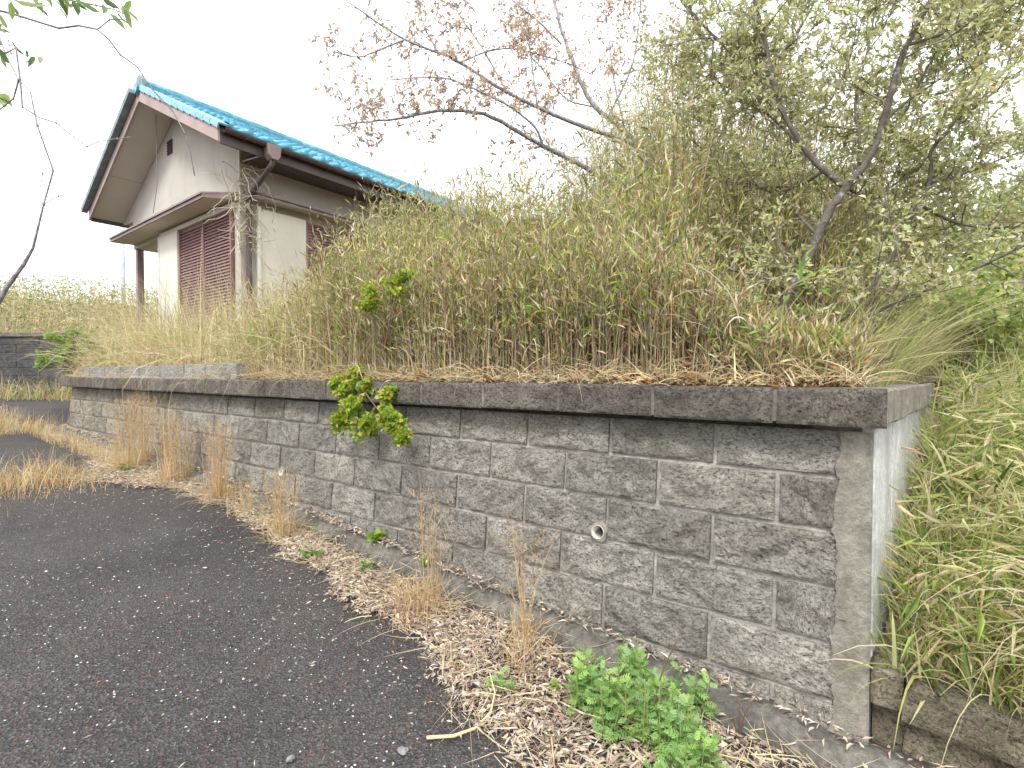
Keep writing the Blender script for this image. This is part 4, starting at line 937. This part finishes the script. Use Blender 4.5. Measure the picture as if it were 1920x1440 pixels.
# shrubs with glossy round leaves
def cluster_shrub(name, label, cat, root, clumps, nper, L, W, cols, stemcol=(.16, .11, .07), gr=None, r0=.006):
    root = np.asarray(root); e = tag(empty(name, tuple(root)), label, cat, gr); S = Soup(); SS = Soup()
    for (c, rad) in clumps:
        c = np.asarray(c); mid = root+(c-root)*.5+np.array([R.normal(0, .03), R.normal(0, .03), .06])
        tube(SS, [root, mid, c], [r0, r0*.7, r0*.35], stemcol, 5)
        tw = max(3, nper//12)
        for q in range(tw):
            d = unit(R.normal(size=3)+np.array([0, 0, .3])); tip = c+d*rad*R.uniform(.5, 1.1)
            tube(SS, [c-d*rad*.2, tip], [r0*.3, r0*.15], stemcol, 4)
            m = nper//tw; t = R.uniform(.1, 1.05, m); P = c+(tip-c)*t[:, None]+R.normal(0, rad*.13, (m, 3))
            D = unit(d*.6+R.normal(size=(m, 3))*.7+np.array([0, 0, .35]))
            leaves(S, P, D, L*R.uniform(.65, 1.2, m), W*R.uniform(.7, 1.2, m), mixcol(cols, m, .15), .25, 1, None, .2)
    S.build('foliage', M['leaf'], e, True, root); SS.build('stems', M['wood'], e, True, root)
    return e
YG = [(.34, .46, .05), (.24, .37, .05), (.46, .50, .07), (.16, .28, .04), (.48, .44, .08)]
def wp(x, y, off):       # point just in front of the wall face seen at a photo pixel
    q = px(x, y, 1.0)-np.array([0, 0, ZC]); t = ((O2@N2)+off)/(q[:2]@N2); return q*t+np.array([0, 0, ZC])
cl = [(wp(650, 735, .13), .075), (wp(690, 728, .08), .05), (wp(640, 790, .16), .08), (wp(688, 800, .16), .085), (wp(725, 790, .2), .085), (wp(742, 800, .18), .07), (wp(728, 742, .12), .045), (wp(757, 822, .2), .035), (wp(662, 765, .18), .07), (wp(665, 705, .0), .06), (wp(635, 722, .14), .05)]
cluster_shrub('hanging_shrub', 'bright yellow-green shrub hanging over the coping onto the wall face', 'shrub', wl(2.35, .06, ZCOP), cl, 300, .034, .028, YG)
cl = [(wp(x, y, -.35), .06) for x, y in ((650, 665), (640, 680), (662, 650))]
cluster_shrub('small_shrub', 'small lime green shrub just behind the coping above the hanging shrub', 'shrub', wl(2.6, .3, ZCOP), cl, 40, .03, .024, YG)
cl = [(px(x, y, 3.25), .075) for x, y in ((690, 565), (700, 545), (735, 530), (760, 525), (745, 545), (685, 580))]
cluster_shrub('small_shrub', 'lime green shrub tuft standing out in the middle of the thicket', 'shrub', px(720, 660, 3.35), cl, 60, .036, .028, YG)
cl = [(px(x, y, 7.2), .16) for x, y in ((105, 635), (135, 650), (120, 672), (90, 680), (150, 630), (175, 655))]
cluster_shrub('small_shrub', 'pale green shrub at the far left end of the wall', 'shrub', px(140, 690, 7.4), cl, 70, .07, .045, [(.28, .42, .08), (.2, .33, .06)])

# ------------------------------------------------------------------ trees
def grow_tree(name, label, limbs, cols_bark, sub, leafspec, base, cat='tree', crown_names=('trunk', 'crown'), sides=8):
    """limbs: list of (polyline, r0, r1); sub: dict of branching numbers; leafspec: leaf sizes and colours"""
    base = np.asarray(base); e = tag(empty(name, tuple(base)), label, cat); SW = Soup(); SL_ = Soup(); segs = []
    for pl, r0, r1, dens in limbs:
        pl = np.asarray(pl, float); m = len(pl)
        t = np.linspace(0, 1, m*4-3); pf = np.stack([np.interp(t, np.linspace(0, 1, m), pl[:, k]) for k in range(3)], -1)
        ker = np.array([.25, .5, .25])
        for _ in range(2): pf[1:-1] = pf[:-2]*.25+pf[1:-1]*.5+pf[2:]*.25
        pf[1:-1] += R.normal(0, r0*.10, (len(pf)-2, 3))
        tube(SW, pf, np.linspace(r0, r1, len(pf)), cols_bark[0], sides); segs.append((pf, r0, r1, dens))
    TP, TD, TL = [], [], []
    for pf, r0, r1, dens in segs:
        Ls = np.linalg.norm(np.diff(pf, axis=0), axis=1).sum(); nb = int(Ls*sub['per_m']*dens)
        for q in range(nb):
            t = R.uniform(sub.get('start', .15), 1); i = min(int(t*(len(pf)-1)), len(pf)-2); p = pf[i]+(pf[i+1]-pf[i])*R.random(); tg = unit(pf[i+1]-pf[i])
            d = unit(tg*.5+R.normal(size=3)*.75+np.array([0, 0, sub.get('up', .25)])); Lb = sub['len']*R.uniform(.4, 1.25)
            b_ = wander(p, d, Lb, 5, .22, sub.get('rise', .03)); rb = min(r0+(r1-r0)*t, sub['rb'])*.7
            tube(SW, b_, np.linspace(rb, rb*.35, 6), cols_bark[1], 5)
            for k in range(sub['twigs']):
                j = R.integers(1, 5); tp = b_[j]+(b_[j+1]-b_[j])*R.random(); td = unit(unit(b_[j+1]-b_[j])*.55+R.normal(size=3)*.7+np.array([0, 0, sub.get('tup', .2)])); Lt = sub['tlen']*R.uniform(.5, 1.3)
                tw = wander(tp, td, Lt, 3, .2, .0); tube(SW, tw, [sub['rt'], sub['rt']*.8, sub['rt']*.6, sub['rt']*.4], cols_bark[1], 4)
                TP.append(tw); TL.append(Lt)
    ls = leafspec
    for tw in TP:
        if R.random() > ls.get('occ', 1): continue
        m = R.poisson(ls['per']); t = (R.random(m)**ls.get('tip', 1))*3; i = np.minimum(t.astype(int), 2); f = (t-i)[:, None]; P = tw[i]*(1-f)+tw[i+1]*f
        tg = unit(tw[i+1]-tw[i]); D = unit(tg*.5+R.normal(size=(m, 3))*.75+np.array([0, 0, ls.get('lup', .1)]))
        leaves(SL_, P, D, ls['L']*R.uniform(.6, 1.25, m), ls['W']*R.uniform(.7, 1.2, m), mixcol(ls['cols'], m, .2, ls.get('p')), .2, ls.get('kind', 1), None, .15)
    SW.build(crown_names[0], M['bark'], e, True, base); SL_.build(crown_names[1], M['leaf'], e, True, base)
    return e
def pl(pts, d0, d1=None, jit=0):
    d1 = d0 if d1 is None else d1; m = len(pts); return [px(x, y, d0+(d1-d0)*i/max(m-1, 1)) for i, (x, y) in enumerate(pts)]
# silverberry on the terrace
T0 = px(1447, 690, 2.72); T0[2] = terr_z(0, 1.0)
trunk = [T0]+pl([(1458, 615), (1474, 553), (1515, 487), (1531, 440), (1560, 387), (1587, 352)], 2.72, 2.72)
L1 = pl([(1587, 352), (1545, 320), (1513, 288), (1490, 248), (1470, 218), (1455, 175), (1443, 130), (1437, 90), (1424, 40), (1415, -10), (1400, -80), (1380, -170)], 2.72, 3.1)
L2 = pl([(1587, 352), (1612, 323), (1642, 280), (1655, 230), (1668, 180), (1687, 117), (1700, 85), (1723, 40), (1747, 0), (1790, -70), (1830, -160)], 2.72, 2.5)
L3 = pl([(1480, 640), (1585, 600), (1650, 520), (1693, 437), (1723, 383), (1743, 343), (1747, 307), (1742, 287), (1773, 247), (1800, 223), (1847, 187), (1930, 120)], 2.75, 2.6)
L4 = pl([(1470, 660), (1585, 627), (1647, 583), (1693, 560), (1763, 533), (1847, 497), (1960, 440)], 2.72, 2.3)
L5 = pl([(1531, 440), (1490, 395), (1460, 368), (1400, 340), (1330, 290), (1270, 240)], 2.75, 3.6)
L6 = pl([(1437, 103), (1400, 97), (1345, 75), (1290, 20), (1250, -40)], 2.98, 3.8)
L7 = pl([(1475, 545), (1440, 518), (1400, 512), (1350, 500), (1300, 470)], 2.7, 2.5)
L8 = pl([(1610, 323), (1613, 260), (1600, 200), (1620, 120), (1640, 30), (1650, -60)], 2.75, 3.4)
L9 = pl([(1513, 288), (1470, 240), (1410, 190), (1340, 150), (1260, 120)], 2.9, 3.9)
limbs = [(trunk, .031, .021, .1), (L1, .0165, .0085, .55), (L2, .019, .011, .55), (L3, .0135, .006, .7), (L4, .013, .005, .9), (L5, .010, .004, 1.1), (L6, .011, .004, 1.1), (L7, .008, .003, 1.3), (L8, .010, .004, 1.1), (L9, .010, .004, 1.2)]
limbs += [(pl(q_, a_, b_), .009, .003, 1.25) for q_, a_, b_ in [([(1800, 223), (1850, 100), (1890, -20), (1920, -90)], 2.7, 3.3), ([(1700, 85), (1780, 60), (1860, 20), (1940, -40)], 2.6, 3.3), ([(1743, 343), (1800, 330), (1870, 300), (1960, 270)], 2.7, 3.3), ([(1723, 383), (1790, 420), (1860, 430), (1950, 420)], 2.75, 3.4), ([(1455, 175), (1400, 130), (1330, 60), (1280, 0)], 3.0, 3.6), ([(1545, 320), (1500, 350), (1420, 350), (1350, 380)], 2.75, 3.2), ([(1655, 230), (1700, 190), (1760, 150), (1830, 100)], 2.7, 3.2), ([(1443, 130), (1490, 70), (1530, 0), (1560, -60)], 3.0, 3.5), ([(1490, 248), (1560, 190), (1600, 100), (1610, 0)], 3.0, 3.8), ([(1587, 352), (1640, 380), (1680, 330), (1720, 200)], 2.9, 3.7), ([(1515, 487), (1560, 500), (1620, 470), (1680, 480)], 2.9, 3.4)]]
SIL = [(.46, .49, .23), (.56, .58, .35), (.36, .40, .16), (.64, .64, .46), (.53, .53, .20), (.54, .44, .25)]
grow_tree('silverberry_tree', 'grey-green small-leaved tree with forked dark trunk behind the wall at right', limbs, [(.125, .11, .095), (.24, .21, .175)],
    dict(per_m=12, len=.48, rb=.006, twigs=8, tlen=.20, rt=.0022, start=.12, up=.15), dict(per=15, L=.034, W=.015, cols=SIL, kind=1, p=[.24, .22, .18, .12, .14, .10], lup=.15), T0)
# cherry behind the thicket
CD = 5.2; B0 = px(1300, 600, CD); B0[2] = ZC
cA = [B0]+pl([(1292, 450), (1262, 372), (1245, 325), (1220, 287), (1173, 247), (1113, 200), (1087, 153), (1067, 97), (1050, 45), (1037, 0), (1030, -60)], CD, CD+.6)
cB = pl([(1220, 287), (1160, 258), (1107, 242), (1057, 223), (990, 193), (950, 173), (867, 120), (827, 100), (757, 75), (690, 30), (655, 5)], CD+.1, CD-.6)
cC = [B0]+pl([(1285, 460), (1200, 372), (1073, 300), (1017, 273), (973, 247), (907, 210), (827, 207), (740, 223), (673, 230), (625, 236)], CD, CD-1.0)
cD = pl([(1017, 270), (1007, 240), (960, 200), (917, 180), (853, 150), (807, 143), (730, 150)], CD-.5, CD-.9)
cE = pl([(1007, 196), (1000, 147), (993, 80), (978, 0), (970, -60)], CD-.2, CD-.1)
cF = pl([(863, 117), (907, 97), (960, 88), (1063, 117), (1110, 140)], CD-.4, CD)
cG = pl([(1053, 83), (1010, 40), (967, 7), (930, -30)], CD+.4, CD+.2)
cH = pl([(1140, 220), (1190, 120), (1200, 20), (1205, -40)], CD+.3, CD+.6)
cI = pl([(805, 143), (760, 170), (700, 195), (650, 205)], CD-.9, CD-1.1)
cJ = pl([(820, 95), (795, 50), (780, 0), (775, -40)], CD-.4, CD-.3)
limbs = [(cA, .042, .012, .6), (cB, .026, .005, 1.1), (cC, .034, .004, .7), (cD, .012, .004, 1.1), (cE, .009, .004, .9), (cF, .009, .004, 1.1), (cG, .010, .004, 1.4), (cH, .013, .005, 1.2), (cI, .004, .002, 1.8), (cJ, .008, .003, 1.5)]
limbs += [(pl(q_, a_, b_), .009, .003, 1.3) for q_, a_, b_ in [([(1173, 247), (1150, 150), (1140, 60), (1130, -40)], CD+.2, CD+.5), ([(1245, 325), (1270, 220), (1280, 120), (1290, 0)], CD+.1, CD+.5), ([(1113, 200), (1060, 190), (1010, 120), (950, 60)], CD+.3, CD+.3), ([(950, 173), (900, 80), (860, 30), (840, -30)], CD-.3, CD-.2), ([(757, 75), (720, 90), (670, 110), (620, 95)], CD-.6, CD-.8)]]
CH_ = [(.58, .42, .31), (.50, .36, .30), (.66, .43, .21), (.54, .46, .42), (.54, .54, .34)]
grow_tree('cherry_tree', 'cherry tree with bare lichened limbs and sparse rust-red young leaves', limbs, [(.36, .345, .36), (.32, .28, .27)],
    dict(per_m=13, len=.36, rb=.005, twigs=5, tlen=.14, rt=.002, start=.3, up=.1), dict(per=6, L=.044, W=.020, cols=CH_, kind=1, p=[.3, .25, .17, .16, .12], occ=.75, tip=.6, lup=-.25), B0)
# branch hanging in from a tree at the far left
BD = 2.3; b0 = px(-60, 640, BD)
bA = [b0]+pl([(0, 562), (12, 540), (45, 495), (62, 465), (82, 383), (100, 320), (70, 235), (57, 172), (35, 150), (10, 100), (-5, 55)], BD, BD)
bB = pl([(-40, 5), (0, 20), (30, 28), (110, 53), (147, 48), (183, 55), (205, 75), (225, 102), (257, 125), (285, 167), (325, 210), (347, 250), (357, 285), (365, 330)], BD+.1, BD+.3)
bC = pl([(183, 55), (205, 37), (225, 36), (240, 38)], BD+.2, BD+.2)
bD = pl([(10, 100), (30, 90), (38, 150), (42, 200), (73, 220), (105, 230), (140, 258), (163, 275), (185, 265), (220, 260), (245, 257)], BD, BD+.1)
bE = pl([(35, 150), (25, 185), (0, 205), (-30, 225)], BD, BD)
bF = pl([(-20, -30), (60, -12), (130, 0), (180, 10), (215, 18), (240, 30)], BD+.05, BD+.1)
bG = pl([(100, 318), (80, 325), (76, 350), (66, 357)], BD, BD)
bH = pl([(82, 383), (110, 368), (133, 360)], BD, BD)
limbs = [(bA, .024, .004, .0), (bB, .0055, .002, 0), (bC, .003, .0015, 0), (bD, .004, .0015, 0), (bE, .004, .002, 0), (bF, .005, .002, 0), (bG, .002, .001, 0), (bH, .002, .001, 0)]
e = grow_tree('overhanging_branch', 'thin bare jointed branch hanging in from the upper left corner', limbs, [(.20, .18, .17), (.2, .18, .17)], dict(per_m=0, len=.1, rb=.004, twigs=1, tlen=.1, rt=.001), dict(per=1, L=.05, W=.02, cols=[(.1, .2, .05)]), b0) if False else None
S = Soup()
br = tag(empty('overhanging_branch', tuple(b0)), 'thin bare jointed branch with few green leaves hanging in from the upper left', 'branch')
for plx, r0, r1, _d in limbs:
    plx = np.array(plx); rr = np.linspace(r0, r1, len(plx)) if r0 < .02 else np.interp(np.arange(len(plx)), [0, 1, 3, 4, 5, 7, 11], [.012, .010, .008, .0055, .0036, .0032, .002]); tube(S, plx, rr, (.30, .28, .30), 7)
    for q in plx[1:-1:2]:                        # swollen nodes
        tube(S, [q-np.array([0, 0, .006]), q, q+np.array([0, 0, .006])], [r1*1.2, r1*1.2+.0022, r1*1.2], (.26, .24, .26), 6)
S.build('twigs', M['bark'], br, True, b0)
S = Soup()
for (x0, x1, y0, y1, m) in [(60, 245, -30, 22, 26), (0, 130, -25, 12, 20), (-20, 24, 35, 95, 16), (-10, 16, 165, 192, 6), (40, 75, 105, 118, 4), (120, 170, -10, 20, 8), (195, 240, 5, 35, 6)]:
    P = np.array([px(R.uniform(x0, x1), R.uniform(y0, y1), BD+R.uniform(-.1, .25)) for _ in range(m)])
    D = R.normal(size=(m, 3))*.5+np.array([.6, 0, -.55]); leaves(S, P, D, R.uniform(.05, .085, m), R.uniform(.02, .032, m), mixcol([(.16, .26, .08), (.24, .34, .10), (.10, .17, .06), (.30, .38, .16)], m, .15), .15, 1)
S.build('leaves', M['leaf'], br, True, b0)

# dead vine clinging to the downpipe
S = Soup(); vb = hw(.62, .46, ZH)
for q in range(44):
    p = hw(.60+R.normal(0, .06), .44+R.normal(0, .05), ZC+R.uniform(1.9, 3.0)); d = np.array([R.normal(0, .6)-.3, R.normal(0, .5)-.3, -.7])
    pts = wander(p, d, R.uniform(.4, 1.0), 7, .45, -.10); tube(S, pts, np.linspace(.006, .003, 8), (.52, .46, .35), 4)
pts = wander(hw(.6, .45, ZC+.6), (0, 0, 1), 2.4, 12, .12, .1); tube(S, pts, .008, (.36, .30, .22), 5)
vine = tag(empty('dead_vine', tuple(vb)), 'pale dead vine tangled round the house downpipe', 'vine'); S.build('stems', M['wood'], vine, True, vb)
S = Soup(); m = 130; P = np.array([hw(.58+R.normal(0, .12), .42+R.normal(0, .1), ZC+R.uniform(1.7, 3.1)) for _ in range(m)])
leaves(S, P, R.normal(size=(m, 3)), R.uniform(.05, .13, m), .012, mixcol([STRAW, TAN, OLIVE, LIME], m), .2, 0); S.build('leaves', M['dry'], vine, True, vb)

# light green shrubs on the slope at the right
def bush(name, label, c, rx, ry, rz, nl, L, W, cols, nst=14, gr='shrubs on the slope at the right'):
    c = np.asarray(c, float); base = c-np.array([0, 0, rz]); e = tag(empty(name, tuple(base)), label, 'shrub', gr); SW = Soup(); SL_ = Soup()
    tips = []
    for q in range(nst*5):
        u = unit(R.normal(size=3)); u[2] = abs(u[2])*1.1-.25; tip = c+u*np.array([rx, ry, rz])*R.uniform(.45, 1.05)
        if q < nst: tube(SW, [base, base*.4+tip*.6+R.normal(0, .05, 3), tip], [.012, .008, .003], (.16, .12, .08), 5)
        tips.append(tip)
    tips = np.array(tips); k = R.integers(0, len(tips), nl); P = tips[k]+R.normal(0, 1, (nl, 3))*np.array([rx, ry, rz])*.16
    leaves(SL_, P, R.normal(size=(nl, 3))+np.array([0, -.2, .2]), L*R.uniform(.6, 1.25, nl), W*R.uniform(.7, 1.2, nl), mixcol(cols, nl, .25), .2, 1)
    SW.build('stems', M['wood'], e, True, base); SL_.build('foliage', M['leaf'], e, True, base)
LG = [(.42, .50, .16), (.33, .42, .12), (.52, .58, .22), (.24, .31, .09), (.52, .47, .30)]
DG = [(.22, .27, .10), (.28, .34, .12), (.36, .40, .16), (.40, .34, .22)]
for (x, y, dp, rx, ry, rz, nl, cc, lab) in [
    (1800, 620, 4.3, .55, .5, .42, 2600, LG, 'lime green shrub on the slope just beyond the wall corner'),
    (1885, 560, 5.2, .8, .6, .65, 2900, LG, 'larger light green shrub by the right edge of the picture'),
    (1900, 680, 4.8, .6, .5, .45, 1800, DG, 'dark undergrowth shrub below the light green ones at right'),
    (1790, 690, 5.0, .6, .5, .40, 1800, DG, 'dark low shrub behind the wall return at right'),
    (1735, 650, 4.6, .5, .4, .38, 1500, LG, 'small light green shrub right behind the end of the coping'),
    (1880, 450, 6.2, .9, .7, .8, 2400, [(.34, .38, .16), (.44, .46, .22), (.24, .29, .10)], 'grey-green shrub filling the right edge above the lime ones'),
    (1660, 560, 5.6, .7, .6, .7, 2000, [(.40, .40, .18), (.50, .46, .26), (.30, .32, .13)], 'straw and olive shrub behind the leaning right stem'),
    (2080, 560, 5.5, 1.0, .8, .9, 2200, LG, 'light green shrub beyond the right edge'),
    (1760, 470, 7.0, 1.2, .9, 1.1, 2600, [(.20, .23, .09), (.28, .28, .14), (.14, .17, .06)], 'olive shrub half hidden behind the silverberry'),
    (1560, 440, 8.0, 1.6, 1.0, 1.5, 2600, [(.24, .24, .11), (.33, .29, .17), (.17, .19, .08)], 'drab olive shrub far behind the forked trunk'),
    (1330, 420, 8.5, 1.6, 1.0, 1.6, 2400, [(.26, .25, .11), (.35, .30, .17), (.18, .20, .08)], 'brownish olive shrub behind the cherry base')]:
    bush('shrub', lab, px(x, y, dp), rx, ry, rz, nl, .055+.004*dp, .028+.002*dp, cc)
# young conifer at the right edge
cb = px(1925, 480, 9.0); cb[2] = ZC; con = tag(empty('conifer', tuple(cb)), 'young dark conifer tip showing at the right edge of the sky', 'tree'); SW = Soup(); SL_ = Soup()
hh = 4.2; tube(SW, [cb, cb+np.array([0, 0, hh*.5]), cb+np.array([0, 0, hh])], [.07, .04, .008], (.15, .12, .09), 7)
for q in range(150):
    z = R.uniform(.15, .98)*hh; a = R.uniform(0, 6.28); Lb = (1-z/hh)*1.1+.12; p0 = cb+np.array([0, 0, z]); d = np.array([math.cos(a), math.sin(a), .35]); tube(SW, [p0, p0+unit(d)*Lb], [.008, .003], (.15, .12, .09), 4)
    m = int(40*Lb)+8; t = R.uniform(.15, 1.05, m)[:, None]; leaves(SL_, p0+unit(d)*Lb*t, unit(d)*.7+R.normal(size=(m, 3))*.6, R.uniform(.05, .10, m), .008, mixcol([(.06, .12, .06), (.09, .16, .08)], m), .1, 0)
SW.build('trunk', M['bark'], con, True, cb); SL_.build('crown', M['leaf'], con, True, cb)

# ------------------------------------------------------------------ hillside far left
def hill_z(x, y): 
    return ZC-.7+np.clip((y-13.4)/.6, 0, 1)*1.55+np.clip((y-14)*.22, 0, 1.6)-np.clip((x+13)*.10, -.9, 2.2)*np.clip((y-13.4), 0, 1)+.15*wav(x*.5, y*.5)
tag(link('hillside', grid_me('hillside', np.linspace(-34, 4, 60), np.linspace(13.4, 34, 30), lambda x, y: np.stack([x, y, hill_z(x, y)], -1), M['thatch'])), kind='structure')
S = Soup(); n = 9000; x = R.uniform(-26, 1, n); y = 13.5+R.random(n)**1.5*12; P = np.stack([x, y, hill_z(x, y)], -1)
hx, hy = house_xy(P); keep = ~in_house(P, .3); P = P[keep]; n = len(P)
blades(S, P, R.uniform(0, 6.28, n), np.abs(R.normal(.1, .2, n)), R.uniform(.1, 1.3, n), R.uniform(.5, 1.25, n), .014*R.uniform(.6, 1.5, n), mixcol([STRAW, TAN, OLIVE, (.28, .29, .12), BROWN], n, .2, [.12, .24, .30, .24, .1]), 4)
k = R.integers(0, n, 24000); d = R.normal(size=(24000, 3))+np.array([0, -.2, .3])
leaves(S, P[k]+np.stack([R.normal(0, .2, 24000), R.normal(0, .2, 24000), R.uniform(.1, 1.15, 24000)], -1), d, R.uniform(.08, .2, 24000), R.uniform(.025, .05, 24000), mixcol([OLIVE, (.26, .28, .11), TAN, (.16, .20, .07), STRAW], 24000, .25, [.30, .26, .15, .22, .07]), .2, 0)
tag(S.build('hillside_scrub', M['leaf']), 'olive and straw scrub covering the hillside at far left', 'scrub', kind='stuff')

# ------------------------------------------------------------------ small loose things
S = Soup(); p = [ground_px(x, y)+np.array([0, 0, h]) for x, y, h in ((800, 1390, .012), (850, 1388, .014), (890, 1377, .02), (920, 1355, .035), (928, 1330, .06), (918, 1305, .09))]
tube(S, p, [.006, .0055, .005, .004, .003, .002], (.60, .46, .27), 6); o = S.build('fallen_cane', M['wood'], None, True, p[0]); tag(o, 'curved pale dry cane lying on the asphalt by the litter', 'cane')
S = Soup(); p0 = ground_px(1215, 1405)
for (dx, lean, h) in ((0, (.02, .0), .42), (.015, (-.04, .01), .26)):
    tube(S, wander(p0+np.array([dx, 0, 0]), (lean[0], lean[1], 1), h, 6, .06), np.linspace(.004, .0015, 7), (.14, .085, .06), 5)
tag(S.build('dead_stalk', M['wood'], None, True, p0), 'thin dark dead stalk standing in the mugwort patch', 'stalk', 'dead stalks by the kerb')
S = Soup(); p0 = ground_px(1385, 1400)
for (lx, h) in ((.12, .2), (.3, .16), (-.1, .12)): tube(S, wander(p0, (lx, .0, 1), h, 5, .12), np.linspace(.003, .0012, 6), (.13, .06, .05), 5)
tag(S.build('dead_stalk', M['wood'], None, True, p0), 'short forked reddish dead stalk right of the mugwort patch', 'stalk', 'dead stalks by the kerb')
S = Soup(); p0 = ground_px(1010, 1235)
tube(S, [p0, p0+np.array([.09, .05, .10]), p0+np.array([.19, .08, .19]), p0+np.array([.27, .09, .25])], [.003, .0026, .002, .001], (.17, .12, .09), 5)
tag(S.build('dead_stalk', M['wood'], None, True, p0), 'dark slanting dead stalk leaning up to the wall left of the mugwort', 'stalk', 'dead stalks by the kerb')
def stone(label, p, r, col, sq=.6):
    bm = bmesh.new(); bmesh.ops.create_icosphere(bm, subdivisions=2, radius=r)
    for v_ in bm.verts:
        h = 1+.35*noise.fractal(v_.co*(2.2/r)+Vector((r*999, p[0]*7, 0)), 1, 2, 3); v_.co = Vector((v_.co.x*h, v_.co.y*h*.8, v_.co.z*h*sq))
    me = bpy.data.meshes.new('stone'); bm.to_mesh(me); bm.free(); me.materials.append(col); o = link('stone', me, None, (p[0], p[1], p[2]+r*sq*.6), (0, 0, R.uniform(0, 6))); tag(o, label, 'stone', 'loose stones on the road edge')
stone('pale stone lying in the litter below the golden stalks', ground_px(1000, 1230), .018, M['grey'])
stone('small whitish stone on the asphalt at the bottom', ground_px(545, 1425), .014, M['grey'])
stone('whitish crumbled stone at the bottom edge left of the pale cane', ground_px(755, 1410), .020, M['grey'], .4)
